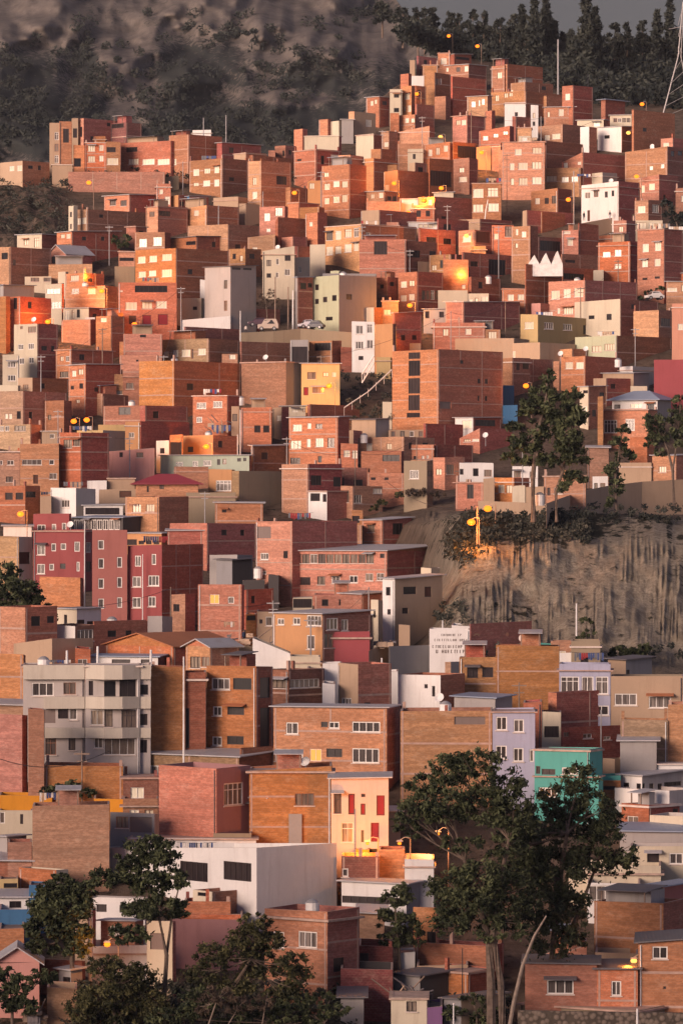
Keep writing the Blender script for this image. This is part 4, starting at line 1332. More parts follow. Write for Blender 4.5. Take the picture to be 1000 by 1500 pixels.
def tree(name, label, cat, base, trunks, blobs, leaf, n, size, group=None, bark='bark', dY=0.0, gap=0.35, aspect=2.2, droop=0.0, flat=1.0):
    """base (u,v) gives the distance; trunks: polylines of (u,v,radius m); blobs: crown masses (u,v,ru,rv) in photo px"""
    Y = float(depth(*base)) + dY; k = Y/F
    B = at(base[0], base[1], Y); root = empty(name, B)
    tag(root, label, cat, group)
    tb = MB()
    tops = []
    for tr in trunks:
        pts = [at(u, v, Y + random.uniform(-.3,.3)*i) - B for i, (u, v, r) in enumerate(tr)]
        tb.tube(pts, [r for _,_,r in tr], 7)
        tops.append((tr[-1], pts[-1], tr[-1][2]))
        tops.append((tr[max(0,len(tr)-2)], pts[max(0,len(tr)-2)], tr[max(0,len(tr)-2)][2]))
    cs, ss, ts = [], [], []
    area = sum(b[2]*b[3] for b in blobs)
    for (u, v, ru, rv) in blobs:
        dy = random.uniform(-0.5, 0.5)*ru*k
        c = at(u, v, Y+dy) - B
        rx, rz, ry = ru*k, rv*k, min(ru, rv*1.6)*k*0.9
        # a limb to the mass
        q = min(tops, key=lambda t: (t[1]-c).length)
        mid = (q[1]*0.45 + c*0.55) + Vector((random.uniform(-.1,.1)*rx, 0, -0.12*rz))
        tb.tube([q[1], mid, c + Vector((0,0,rz*0.25))], [q[2]*0.7, q[2]*0.42, q[2]*0.15+0.02], 5)
        for j in range(3):
            e = c + Vector((random.uniform(-.7,.7)*rx, random.uniform(-.6,.6)*ry, random.uniform(-.3,.7)*rz))
            tb.tube([mid, (mid+e)/2+Vector((0,0,-.05*rz)), e], [q[2]*0.35, q[2]*0.2+0.015, 0.02], 4)
        m = int(n*ru*rv/area)
        nc = max(9, int(m/ (55)))
        th = rng.uniform(0, 2*np.pi, nc); z = rng.uniform(-0.85, 1, nc); rr = rng.uniform(gap, 1.0, nc)**0.6
        sxy = np.sqrt(1-np.minimum(z*z,1))
        cc = np.stack([np.cos(th)*sxy*rr*rx, np.sin(th)*sxy*rr*ry, z*rr*rz*flat], -1) + np.array(c)
        tn = rng.uniform(0.0, 1.0, nc)**1.4
        cr = rng.uniform(0.20, 0.48, nc)*max(min(rx, rz), 0.4)
        idx = rng.integers(0, nc, m)
        off = rng.normal(size=(m,3)); off /= np.linalg.norm(off, axis=1)[:,None]; off *= np.abs(rng.normal(0, 0.55, (m,1)))
        off[:,2] *= 0.7
        pts = cc[idx] + off*cr[idx][:,None]*1.25
        cs.append(pts); ss.append(rng.uniform(0.7, 1.35, m)*size)
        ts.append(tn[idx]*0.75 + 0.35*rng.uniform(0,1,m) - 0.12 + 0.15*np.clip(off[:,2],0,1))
    tb.build('trunk', MATS[bark], root)
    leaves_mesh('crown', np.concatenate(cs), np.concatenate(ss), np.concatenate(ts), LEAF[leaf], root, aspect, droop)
    return root

def conifer(label, u, vb, vt, wpx, n=1500, leaf='pine', dY=0, group='trees along the ridge', size=0.55, cat='conifer', name='conifer'):
    Y = float(depth(u, vb)) + dY; k = Y/F; B = at(u, vb, Y)
    root = empty(name, B); tag(root, label, cat, group)
    H = (vb-vt)*k; Rr = wpx/2*k
    tb = MB(); tb.tube([(0,0,-1),(0,0,H*0.5),(0,0,H*0.97)], [H*0.016+.05, H*0.01+.03, 0.03], 6)
    nt = 16; cs, ss, ts = [], [], []
    for i in range(nt):
        f = (i+0.5)/nt; z = H*(0.10+0.90*f); r = Rr*(1-f)**0.8*(0.75+0.5*random.random()) + 0.15
        nb = 7
        for j in range(nb):
            a = random.uniform(0, 2*math.pi); L = r*random.uniform(0.6, 1.1)
            e = np.array([math.cos(a)*L, math.sin(a)*L, z+L*random.uniform(-0.25, 0.3)])
            if i % 3 == 0 and j < 4: tb.tube([(0,0,z), tuple(e)], [0.06, 0.02], 3)
            m = max(3, int(n/(nt*nb)*(0.5+1.3*(1-f))))
            tt = rng.uniform(0.1, 1, (m,1))
            p = np.array([0,0,z])*(1-tt) + e*tt + rng.normal(size=(m,3))*(0.09*L+0.12)
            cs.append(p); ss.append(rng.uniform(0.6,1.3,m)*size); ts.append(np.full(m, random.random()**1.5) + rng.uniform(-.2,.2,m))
    tb.build('trunk', MATS['bark'], root)
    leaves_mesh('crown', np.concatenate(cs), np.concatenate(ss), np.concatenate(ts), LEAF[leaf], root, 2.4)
    return root

# --- the big trees near the viewer
tree('tree', 'largest dark tree, twin bare trunks before the plain orange wall', 'tree', (722, 1530),
     [[(720,1560,.42),(719,1440,.34),(716,1380,.30),(700,1320,.22),(680,1260,.16)], [(738,1560,.36),(733,1440,.30),(722,1370,.26),(730,1300,.2),(745,1230,.12)]],
     [(628,1150,34,22),(662,1128,40,28),(700,1118,36,24),(742,1150,38,22),(610,1190,36,24),(652,1180,44,28),(706,1180,46,30),(752,1195,40,30),(600,1215,22,16),
      (680,1235,30,16),(740,1240,34,20),(655,1300,36,30),(690,1330,48,34),(740,1310,46,36),(730,1360,40,22),(660,1350,30,24),(702,1290,40,30)],
     'dark', 36000, 0.16, droop=0.3)
tree('tree', 'broad dark tree with arching limbs in front of the turquoise house', 'tree', (812, 1500),
     [[(800,1530,.34),(806,1430,.28),(812,1360,.24),(820,1290,.2),(830,1220,.14)], [(806,1430,.2),(850,1330,.14),(880,1250,.1)]],
     [(850,1140,28,24),(826,1170,40,28),(870,1180,36,24),(800,1205,42,28),(845,1215,48,30),(890,1215,32,26),(760,1215,34,26),(778,1250,34,28),(800,1290,40,26),(755,1275,30,24),(905,1250,32,22),(870,1262,46,26),(820,1265,50,32),
      (775,1275,36,30),(790,1330,50,34),(832,1330,36,34),(810,1375,38,28),(770,1240,26,20),(925,1275,16,12),(842,1375,20,20)],
     'dark', 36000, 0.16, dY=4, droop=0.3)
tree('tree', 'small dark tree between the white tarpaulin roof and the big trunks', 'tree', (580, 1420),
     [[(586,1440,.14),(584,1390,.12),(580,1350,.10),(578,1320,.07)]],
     [(582,1318,26,16),(565,1345,20,16),(595,1350,26,18),(572,1378,24,12),(605,1372,20,14),(590,1300,10,8)], 'dark', 5500, 0.17, droop=0.3)
tree('tree', 'open-crowned dark tree in front of the white factory', 'tree', (228, 1500),
     [[(236,1540,.22),(240,1470,.2),(244,1400,.17),(232,1340,.13),(216,1290,.09)], [(244,1400,.12),(252,1340,.09),(262,1300,.05)]],
     [(215,1240,34,17),(200,1262,32,16),(240,1256,22,18),(180,1285,30,18),(220,1295,34,20),(256,1290,20,18),(240,1330,32,20),(205,1335,28,18),(264,1332,12,14),(190,1370,30,16),(150,1290,22,16)],
     'dark', 20000, 0.17, droop=0.4)
tree('tree', 'round dark tree beside the blue wall', 'tree', (100, 1450),
     [[(108,1470,.22),(106,1420,.2),(104,1370,.16),(100,1330,.1)]],
     [(88,1305,34,18),(70,1330,30,20),(104,1330,34,24),(64,1360,30,18),(100,1365,38,20),(60,1390,28,12),(110,1390,24,14),(128,1300,22,14),(90,1290,18,10)],
     'dark', 20000, 0.18, droop=0.2)
tree('tree', 'olive bushy tree by the small lit lamp and the white post', 'tree', (170, 1520),
     [[(170,1560,.16),(168,1500,.13),(166,1440,.1)], [(168,1500,.1),(200,1450,.07)], [(110,1560,.1),(112,1520,.07)]],
     [(150,1420,26,20),(180,1435,34,26),(205,1440,26,30),(145,1465,34,24),(185,1480,38,22),(120,1480,26,20),(225,1475,24,26),(165,1410,14,12),(130,1505,40,12)], 'olive', 19000, 0.13)
tree('tree', 'leaning dark tree with yellow-green top before the foreground brick house', 'tree', (372, 1520),
     [[(318,1540,.16),(330,1490,.14),(345,1440,.12),(368,1405,.1),(380,1375,.07)]],
     [(375,1352,26,14),(362,1375,30,18),(395,1380,24,20),(345,1400,30,22),(385,1415,34,22),(425,1415,26,20),(440,1440,22,22),(410,1455,32,16),(310,1400,28,18),(295,1430,26,20),(345,1445,34,20)], 'olive', 19000, 0.14)
tree('shrub', 'wide dark shrub mass at the foot of the leaning tree', 'shrub', (400, 1540),
     [[(400,1560,.1),(402,1500,.06)]], [(380,1480,50,16),(430,1475,30,16),(290,1470,34,22),(250,1490,40,16),(350,1505,60,12),(430,1500,50,12)], 'dark', 10000, 0.16)
tree('shrub', 'pale bare-twigged bush in front of the dark shrub mass', 'shrub', (330, 1560),
     [[(303,1570,.09),(306,1500,.07),(318,1465,.04)],[(318,1570,.05),(335,1500,.04),(360,1460,.025)],[(378,1570,.05),(384,1500,.04),(392,1455,.02)]],
     [(320,1458,26,18),(345,1470,28,16),(388,1470,12,16),(300,1475,16,14)], 'dry', 2500, 0.07, bark='bark_pale', aspect=6)
tree('shrub', 'dark low shrub below the leaning long pole', 'shrub', (700, 1520),
     [[(700,1540,.08),(698,1490,.05)]], [(690,1465,24,10),(665,1485,20,10),(712,1485,28,12),(700,1500,40,8)], 'dark', 3500, 0.15)
tree('shrub', 'dark low bush at the bottom beside the grey shacks', 'shrub', (475, 1540),
     [[(475,1550,.08),(475,1500,.05)]], [(470,1462,26,9),(490,1480,26,10),(460,1490,30,10)], 'dark', 3500, 0.15)
tree('tree', 'rounded dark tree in the lower town edge behind the rose gable shed', 'tree', (18, 1520),
     [[(18,1540,.16),(18,1480,.12)]], [(10,1430,22,14),(28,1445,20,16),(2,1455,24,18),(30,1475,28,16),(60,1432,22,12)], 'dark', 6500, 0.17)
tree('tree', 'dark tree on the town edge next to the shadowed slab house', 'tree', (30, 935),
     [[(50,945,.25),(45,900,.2),(30,870,.12)]], [(8,838,22,14),(20,862,32,18),(45,872,22,14),(60,895,22,14),(28,890,30,14),(70,910,14,10),(5,880,20,14)], 'dark', 9000, 0.24)
# --- eucalyptus group on the cliff edge
tree('eucalyptus', 'tallest layered dark eucalyptus on the cliff edge, beside the tallest brick tower', 'eucalyptus', (782, 752),
     [[(781,765,.34),(780,700,.28),(786,640,.22),(800,580,.14)]],
     [(802,552,11,12),(798,578,26,14),(775,598,28,15),(815,600,28,17),(760,625,20,12),(800,628,34,16),(770,652,34,14),(745,672,18,9),(785,672,26,12)], 'dark', 9000, 0.27, group='eucalyptus trees on the cliff edge', dY=-25)
tree('eucalyptus', 'dense forked eucalyptus on the cliff edge before the glazed bay house', 'eucalyptus', (816, 752),
     [[(815,765,.22),(814,720,.2),(824,690,.15),(836,640,.12)]],
     [(838,580,16,14),(834,612,24,18),(830,645,26,18),(845,668,18,16),(815,672,26,12),(842,700,16,14),(828,715,10,10)], 'dark', 8000, 0.27, group='eucalyptus trees on the cliff edge', dY=-25)
tree('eucalyptus', 'slender eucalyptus with sparse foliage before the white-bay house', 'eucalyptus', (900, 742),
     [[(903,755,.16),(901,700,.13),(908,650,.08)]],
     [(912,630,10,9),(906,650,18,11),(915,668,18,10),(898,690,12,12),(902,715,12,14),(893,735,9,9)], 'dark', 3800, 0.24, group='eucalyptus trees on the cliff edge', dY=-25)
tree('eucalyptus', 'spreading eucalyptus on the cliff edge at the end of the retaining wall', 'eucalyptus', (985, 735),
     [[(987,745,.22),(985,690,.2),(978,660,.14),(970,640,.1)],[(985,690,.14),(992,640,.1)]],
     [(960,620,20,15),(990,612,22,15),(975,635,26,13),(952,645,12,10),(1000,640,20,16),(995,588,16,12),(968,662,12,6)], 'dark', 5500, 0.26, group='eucalyptus trees on the cliff edge', dY=-25)
tree('shrub', 'round shrub at the cliff foot behind the stone-grey office block', 'shrub', (925, 968),
     [[(925,975,.1),(925,955,.07)]], [(905,955,14,9),(925,958,18,9),(940,952,12,8)], 'dark', 3000, 0.2)
tree('shrub', 'twiggy bush on the roof edge above the arch-door grey house', 'shrub', (862, 945),
     [[(860,945,.06),(858,915,.04)]], [(858,910,10,8),(862,928,14,6),(850,935,10,5)], 'dark', 900, 0.16)
tree('shrub', 'dark bushes along the terrace above the patched town garden', 'shrub', (85, 1170),
     [[(85,1175,.08),(85,1160,.05)]], [(66,1158,10,7),(85,1157,14,8),(104,1152,10,9),(120,1162,24,6)], 'dark', 3000, 0.16)
tree('shrub', 'hedge of red-brown shrubs before the grey-brown cube house', 'shrub', (620, 728),
     [[(620,735,.06),(620,722,.04)]], [(602,722,12,6),(622,722,14,6),(642,725,12,6)], 'dry', 1600, 0.2)
tree('shrub', 'rounded green bush beside the gully below the tan rendered houses', 'shrub', (556, 745),
     [[(556,752,.06),(556,740,.04)]], [(585,725,8,6),(560,737,12,6),(548,744,8,5)], 'olive', 1500, 0.2)
tree('shrub', 'potted greenery hanging on the salmon corner terrace', 'shrub', (386, 795),
     [[(386,792,.04),(386,784,.03)]], [(382,780,9,6),(394,784,8,6)], 'olive', 900, 0.16)
tree('tree', 'bare brown tree by the street below the yellow-cream house', 'tree', (392, 470),
     [[(392,475,.12),(390,450,.09),(388,435,.05)]], [(380,440,14,9),(400,442,12,10),(392,430,12,8)], 'dry', 700, 0.10, bark='bark_pale', aspect=5)
tree('shrub', 'dark overgrown yard bush on the tall brick flank', 'shrub', (655, 262), [[(655,268,.08),(655,255,.05)]],
     [(640,262,8,6),(655,258,12,7),(650,248,8,5)], 'pine', 1200, 0.25)
tree('tree', 'dark drooping tree overhanging the slim four-window tower', 'tree', (985, 335),
     [[(998,345,.2),(990,325,.15)]], [(975,302,10,10),(985,315,16,8),(998,325,16,9),(990,360,14,9),(995,380,16,8)], 'pine', 4500, 0.28)
tree('shrub', 'olive shrubs in the shade between the tall flank and slanting roofs', 'shrub', (172, 362),
     [[(172,368,.08),(172,355,.05)]], [(165,352,12,7),(178,358,12,6),(185,348,8,6)], 'dark', 1600, 0.26)
tree('shrub', 'thorny dark bush beside the parked white van on the upper lane', 'shrub', (940, 440),
     [[(940,445,.08),(940,436,.05)]], [(936,438,8,5),(950,428,10,4),(965,422,12,3)], 'dark', 1300, 0.22)

# added hillside behind the viewer, unseen, shaped to keep low light off the lower town
az = R(-144.0); dx, dy = math.sin(az), math.cos(az)
tt = np.arange(-900, 901, 30.0); qq = np.linspace(-260, 420, 40)
T, Q = np.meshgrid(tt, qq)
hh = 98*np.exp(-(Q/150.0)**2) + (fbm(T/90.0+9, Q/90.0, 4, 71)-0.5)*34*np.exp(-(Q/260.0)**2)
opp = grid_mesh('shading_hillside', dx*(300+Q) + dy*T, dy*(300+Q) - dx*T, hh - 40 + 0*T + 40*np.exp(-(Q/150.0)**2), ground_mat('shading_hillside_soil', (0.19,0.14,0.11), (0.045,0.045,0.03), 0.3), {'veg': 0.4+0*T})
tag(opp, kind='structure')
# --- ridge line trees
ridge_c = [(783,96,-12,34),(799,96,-6,30),(858,120,-22,52),(871,118,10,44),(764,100,6,34),(962,112,14,34),(981,112,-2,36),(812,100,30,20),(824,102,48,18),(836,104,44,20)]
for i, (u, vb, vt, w) in enumerate(ridge_c):
    conifer(['tall spire-shaped pine rising behind the long blank wall house','thin tall pine standing just beside the spire-shaped pine',
             'tallest and widest black conifer on the skyline','second black conifer growing against the tallest one',
             'broad-topped pine above the lamp at the ridge','ragged tall conifer near the pylon','double-tipped tall conifer beside the power pylon',
             'short pale-tipped conifer beside the tall mast','pale young conifer behind the tall mast','bushy young conifer between mast and tallest conifer'][i],
            u, vb, vt, w, n=3600 if w > 40 else 2200, dY=[20,28,10,16,30,40,30,34,40,26][i], size=0.62)
ridge_t = [(612,56,12,26,22),(622,56,10,20,30),(634,54,8,16,26),(661,60,16,20,24),(672,62,18,16,26),(692,66,16,24,22),(708,66,18,22,24),(732,70,24,26,24),(750,74,20,30,28),
           (900,96,32,26,34),(918,96,34,24,32),(940,98,30,26,34),(772,88,40,30,28),(845,100,52,26,26),(1010,100,20,40,40),(590,45,10,40,16),(560,30,0,30,16)]
RT = ['lone eucalyptus at the notch where hill meets sky','taller eucalyptus second from the hill notch','third eucalyptus from the hill notch, rounded crown',
      'pair-topped eucalyptus above the first orange ridge lamp','eucalyptus beside the pair-topped one over the ridge lamps','dense ridge tree over the topmost salmon house',
      'dense ridge tree next after the one over the topmost house','tall round ridge tree above the third lamp','widest round ridge tree beside the broad-topped pine',
      'rounded ridge tree over the far white garden walls','middle rounded ridge tree over the white garden walls','last rounded ridge tree before the ragged conifer',
      'low dark ridge tree under the broad-topped pine','low dark ridge tree under the bushy young conifer','big ridge tree beyond the power pylon','low dark wood tree on the hill shoulder',
      'small dark tree highest on the hill shoulder']
for i, (u, vb, vt, w, h) in enumerate(ridge_t):
    tree('tree', RT[i], 'tree', (u, vb+14), [[(u,vb+25,.3),(u,vb-8,.22),(u+1,(vb+vt)/2,.12)]],
         [(u,vt+8,w*0.26,9),(u-w*.22,(vb+vt)/2,w*.36,h*.5),(u+w*.22,(vb+vt)/2+2,w*.36,h*.5),(u,vb-2,w*.5,h*.42)], 'pine', 2300, 0.55, group='trees along the ridge', dY=55 if u < 640 else 20, gap=0.15)
# dark wood under the skyline trees: reads as one mass
cs = []; ss = []; ts = []
for k in range(900):
    u = random.uniform(595, 1060)
    lim0 = np.interp(u, [595,640,700,760,1000],[46,58,66,62,66]); lim1 = np.interp(u, [595,640,700,760,800,880,940,1060],[56,72,84,92,118,150,150,165])
    v = random.uniform(lim0, lim1)
    Y = float(depth(u, max(v, np.interp(u, TOPU, TOPV)))) + random.uniform(0, 14)
    c = np.array(at(u, v, Y)) + np.array([0,0,random.uniform(0, 1.5)])
    m = 34; r = random.uniform(1.2, 2.6)
    off = rng.normal(size=(m,3)); off /= np.linalg.norm(off, axis=1)[:,None]
    cs.append(c + off*r*rng.uniform(0.3,1,(m,1))**0.5); ss.append(rng.uniform(0.4,0.9,m)); ts.append(np.full(m, random.random()**1.6)+rng.uniform(-.15,.15,m))
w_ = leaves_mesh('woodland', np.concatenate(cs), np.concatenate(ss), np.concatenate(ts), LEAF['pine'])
tag(w_, 'dark mass of woodland below the skyline trees', 'woodland', kind='stuff')

# scrub on barren ground, cliff brow, gully and far hill
cs = []; ss = []; ts = []
def scrub(n, box, r0, r1, far=False, dens=26):
    for k in range(n):
        u = random.uniform(box[0], box[2]); v = random.uniform(box[1], box[3])
        if v < np.interp(u, TOPU, TOPV)+4: continue
        Y = float(depth(u, v)); c = np.array(at(u, v, Y - 1.0))
        r = random.uniform(r0, r1); m = dens
        off = rng.normal(size=(m,3)); off /= np.linalg.norm(off, axis=1)[:,None]; off[:,2] *= 0.7
        cs.append(c + off*r*rng.uniform(0.2,1,(m,1))**0.5); ss.append(rng.uniform(0.12,0.32,m)); ts.append(np.full(m, random.random()**1.3)+rng.uniform(-.15,.15,m))
scrub(170, (-30,262,104,352), 0.5, 1.3)
scrub(200, (675,748,862,792), 0.25, 1.3)
scrub(70, (800,740,1010,764), 0.2, 0.9)
scrub(70, (655,760,720,820), 0.4, 1.1)
scrub(30, (690,945,1000,968), 0.3, 0.7)
scrub(40, (590,875,690,915), 0.3, 0.8)
scrub(60, (500,545,575,615), 0.3, 0.9)
scrub(300, (80,1440,520,1510), 0.3, 0.9)
scrub(30, (640,1455,745,1500), 0.3, 0.8)
scrub(160, (-40,238,560,262), 0.4, 1.1)
for k in range(800):
    u = random.uniform(-20, 560); v = random.uniform(20, 235)
    d = 0.08 + 0.7*bump2_s(u, v)
    if random.random() > d: continue
    i = int((u+700)/4); j = int(np.argmin(np.abs(V_far[:, i]-v)))
    c = np.array([X_far[j,i], Y_far[j,i]-2, Z_far[j,i]+1.0]); r = random.uniform(1.2, 4.0); m = 60
    off = rng.normal(size=(m,3)); off /= np.linalg.norm(off, axis=1)[:,None]; off[:,2] *= 0.75
    cs.append(c + off*r*rng.uniform(0.2,1,(m,1))**0.5); ss.append(rng.uniform(0.4,0.9,m)); ts.append(np.full(m, random.random()**1.8*0.3-0.1)+rng.uniform(-.1,.1,m))
s_ = leaves_mesh('scrub', np.concatenate(cs), np.concatenate(ss), np.concatenate(ts), LEAF['grey'])
tag(s_, 'low dark scrub growing on the bare slopes and cliff brow', 'scrub', kind='stuff')
# ------------------------------------------------------------------ lamps, poles, vehicles, people, small things
def lamp(u, v, label, power=0, pale=False, pole=14, kx=1.0, yb=None, side=-1, size=0.28, fwd=None):
    """street lamp whose head shows at (u, v); the pole runs down `pole` metres' worth of photo px"""
    vb = yb if yb else v + 55
    Y = float(depth(u, vb)) - (fwd or 1.5)
    B = at(u, vb, Y); Hh = (vb-v)/F*Y
    root = empty('street_lamp', B)
    tag(root, label, 'street lamp', 'lit street lamps on the slope')
    m = MB(); m.tube([(0.9,0,-2),(0.9,0,Hh+0.5)], [0.07,0.05], 6); m.build('pole', MATS['wood'], root)
    m = MB(); m.tube([(0.9,0,Hh+0.45),(0.45,0,Hh+0.55),(0.05,0,Hh+0.30)], [0.035,0.03,0.03], 5); m.build('arm', MATS['metal_grey'], root)
    m = MB(); m.hexa([(-.30,-.17,Hh+.16),(.30,-.17,Hh+.16),(.30,.17,Hh+.16),(-.30,.17,Hh+.16)], [(-.18,-.10,Hh+.30),(.20,-.10,Hh+.30),(.20,.10,Hh+.30),(-.18,.10,Hh+.30)])
    m.build('lamp_hood', MATS['metal_grey'], root)
    m = MB(); m.sphere((0,0,Hh), size, 0, 10, 7, 0.8)
    m.build('bulb', MATS['lamp_pale' if pale else 'lamp'], root, smooth=True)
    if power:
        ld = bpy.data.lights.new('lamp_light', 'POINT'); ld.energy = power*2.8; ld.color = (1.0,0.31,0.035); ld.shadow_soft_size = 0.35
        lo = bpy.data.objects.new('lamp_light', ld); link(lo, root); lo.location = (-0.6,-1.9,Hh-0.1)
    return root
LP = 620
for a in [
 (625,46,'first lamp on the wooded hill shoulder, under the notch in the skyline',0,70),(657,52,'second lamp on the hill shoulder, over the topmost salmon house',0,80),
 (699,67,'orange lamp against dark pines above the sloping roofs',0,95),(940,152,'lamp at the end of a long arm over the ridge brick wall',0,168),
 (610,137,'small lamp between the salmon towers under the topmost house',150,160),(645,200,'pale lamp in the dip beside the three-slit house',120,225),
 (705,223,'bright lamp before the orange box house high on the slope',LP,240),(577,268,'lamp washing the orange-lit wall house',LP,292),
 (620,293,'lamp above the orange corner of the white-panelled terrace',LP,318),(598,311,'low lamp just downhill of the orange terrace corner',150,330),
 (646,275,'lamp at the dark garage opening of the tall brick flank',220,292),(431,282,'lone lamp in front of the pink wall beside the corner house',160,300),
 (130,267,'lamp on the bare ravine slope',60,300),(333,243,'pale lamp uphill beside the six-window house',60,262),
 (683,345,'lamp directly before the pale window of the lamp-front house',LP,370),(680,402,'lamp on the corner below the laundry block houses',160,425),
 (600,447,'bright lamp under the twin-window salmon house above the white villa',LP,470),(572,483,'lamp shining on the orange wall next to the white villa',LP,510),
 (132,405,'lamp under the awning of the open porch house',220,425),(149,426,'lamp on the orange corner with the climbing roof',LP,455),
 (228,418,'lamp hanging before the upper deck of the garage row house',180,440),(70,471,'lamp flooding the wall beside the stepped cream block',LP,495),
 (197,475,'lamp by the garage doors of the garage row house',220,495),(482,565,'lamp in front of the balcony of the amber-lit villa',LP,600),
 (302,654,'lamp on the glowing orange house',LP,675),(108,617,'low lamp in the alley below the tan rendered tower',150,640),
 (127,615,'faint second lamp in the alley below the tan rendered tower',0,640),(932,258,'lamp beside the yellow-brown house above the drooping tree',60,290),
 (832,292,'lamp between the salmon annex and the cream-white block',120,330),(770,565,'lamp at the blue panels next to the tallest eucalyptus',60,600),
 (30,753,'lamp at the town edge before the crimson block',300,800),(690,765,'solitary lamp on the cliff brow lighting the scrub',700,800),
 (928,1408,'pale lamp before the dark-eave brick house',60,1460),(157,1384,'small lamp inside the crown of the olive bushy tree',80,1440),
 (28,1476,'tiny lamp low among the dark bushes',0,1500),(920,194,'pale yellow lamp under the curved white terrace',40,212),
 (714,745,'faint lamp on the retaining wall above the cliff brow',60,765)]:
    u,v,l,p,yb = a
    lamp(u, v, l, p, pale=('pale' in l), yb=yb, size=0.46 if yb < 900 else 0.26)
# the strong sodium lamps in front of the amber facade
for (u,v,yb,l,pw) in ((538,1236,1262,'sodium lamp lighting the amber facade from its forecourt',430),(641,1222,1275,'sodium lamp glowing behind the branches of the largest dark tree',260),
                   (585,1236,1290,'low sodium lamp beside the drum-shaped orange wall',70)):
    r = lamp(u, v, l, pw, yb=yb, size=0.16, fwd=1.9)

def pole(u, vt, vb, label, r=0.09, mat='metal_white', name='pole', cat='pole', lean=0.0, fwd=1.0, arm=None, Y=None):
    Y = Y or float(depth(u, vb)) - fwd
    B = at(u, vb, Y); H = (vb-vt)/F*Y
    m = MB(); m.tube([(0,0,-2),(lean*0.5,0,H*0.5),(lean,0,H)], [r,r*0.85,r*0.7], 6)
    if arm:
        m.box(-arm, -0.05, H-0.35, arm, 0.05, H-0.22)
        m.box(-arm*0.7, -0.05, H-1.0, arm*0.7, 0.05, H-0.9)
    o = m.build(name, MATS[mat]); o.location = B
    tag(o, label, cat); return o
pole(817, 57, 135, 'tall pale mast standing in front of the ridge conifers', 0.22, 'metal_grey', 'mast', 'mast')
pole(861, 108, 130, 'short black mast on the roof of the antenna house', 0.14, 'black', 'mast', 'mast')
pole(298, 172, 228, 'thin whitish mast between the ridge house and the six-window house', 0.12, 'metal_grey', 'mast', 'mast')
pole(331, 168, 212, 'second thin mast uphill of the white shed roof', 0.12, 'metal_grey', 'mast', 'mast')
pole(306, 210, 236, 'slim mast rising from the six-window house wall', 0.10, 'metal_white', 'mast', 'mast')
pole(840, 250, 330, 'grey utility pole beside the cream-white block', 0.13, 'metal_grey', 'utility_pole', 'utility pole')
pole(708, 292, 325, 'leaning pale post in front of the laundry block', 0.12, 'metal_white', 'post', 'post', 0.8)
pole(403, 405, 475, 'bare pole beside the brown street tree', 0.13, 'wood', 'utility_pole', 'utility pole')
pole(422, 420, 482, 'pole with a yellow painted foot on the street', 0.13, 'wood', 'utility_pole', 'utility pole')
pole(429, 425, 482, 'pale twin pole just beside the yellow-footed one', 0.15, 'metal_white', 'utility_pole', 'utility pole')
pole(352, 455, 505, 'whitish pole before the concrete tower base', 0.10, 'metal_white', 'utility_pole', 'utility pole')
pole(352, 600, 660, 'white pole in the dark yard by the long pale green house', 0.10, 'metal_white', 'utility_pole', 'utility pole')
pole(348, 636, 664, 'short white post over the grey roof sheet', 0.08, 'metal_white', 'post', 'post')
pole(699, 742, 800, 'wooden pole carrying the cliff brow lamp', 0.14, 'wood', 'utility_pole', 'utility pole')
pole(844, 884, 940, 'white pole at the foot of the cliff', 0.10, 'metal_white', 'post', 'post')
pole(648, 909, 925, 'white stub mast behind the lettered wall', 0.10, 'metal_white', 'post', 'post')
pole(559, 964, 1000, 'white pole beside the white shacks under the cliff', 0.10, 'metal_white', 'post', 'post')
pole(269, 962, 1102, 'long white drainpipe post before the cream-banded brick block', 0.09, 'metal_white', 'post', 'post', fwd=6)
pole(124, 763, 885, 'white downpipe post at the corner of the crimson block', 0.08, 'metal_white', 'post', 'post', fwd=2)
pole(209, 812, 905, 'white downpipe running down the rose window block', 0.07, 'metal_white', 'post', 'post', fwd=2)
pole(98, 953, 975, 'white roof post, first of three on the grey bay apartment', 0.14, 'metal_white', 'post', 'post', fwd=1.5, Y=422)
pole(143, 947, 975, 'white roof post, middle of three on the grey bay apartment', 0.14, 'metal_white', 'post', 'post', Y=419)
pole(221, 952, 976, 'white roof post, last of three beside the brick flank', 0.14, 'metal_white', 'post', 'post', Y=419)
pole(475, 1040, 1092, 'white pipe crossing the front of the lit-window brick house', 0.06, 'metal_white', 'post', 'post', 0.0, fwd=5)
pole(520, 1185, 1262, 'grey pole in front of the amber facade', 0.08, 'metal_grey', 'utility_pole', 'utility pole', fwd=5)
pole(133, 1330, 1405, 'thick white post beyond the round dark tree', 0.20, 'metal_white', 'post', 'post', fwd=4)
pole(677, 1390, 1470, 'thin dark pole before the red garden wall', 0.05, 'black', 'utility_pole', 'utility pole', fwd=4)
pole(933, 1478, 1530, 'white forked post at the cobble wall', 0.10, 'metal_white', 'post', 'post', fwd=6)
pole(971, 1240, 1262, 'white post on the pale terrace beside the grey roof', 0.10, 'metal_white', 'post', 'post', fwd=2)
pole(765, 640, 740, 'thin pole among the cliff edge eucalyptus', 0.08, 'metal_grey', 'utility_pole', 'utility pole', fwd=30)
pole(664, 1470, 1530, 'pale pole by the violet wall at the bottom', 0.07, 'metal_white', 'post', 'post', fwd=5)
# long leaning pole at the bottom
Y = 300.0
m = MB(); pts = [at(740,1540,Y), at(752,1470,Y), at(765,1415,Y), at(782,1372,Y), at(800,1342,Y)]
B = pts[0].copy(); m.tube([p-B for p in pts], [.15,.14,.12,.09,.05], 7); o = m.build('leaning_pole', MATS['bark_pale']); o.location = B
tag(o, 'long curved pale pole leaning over the bottom rooftops', 'pole')

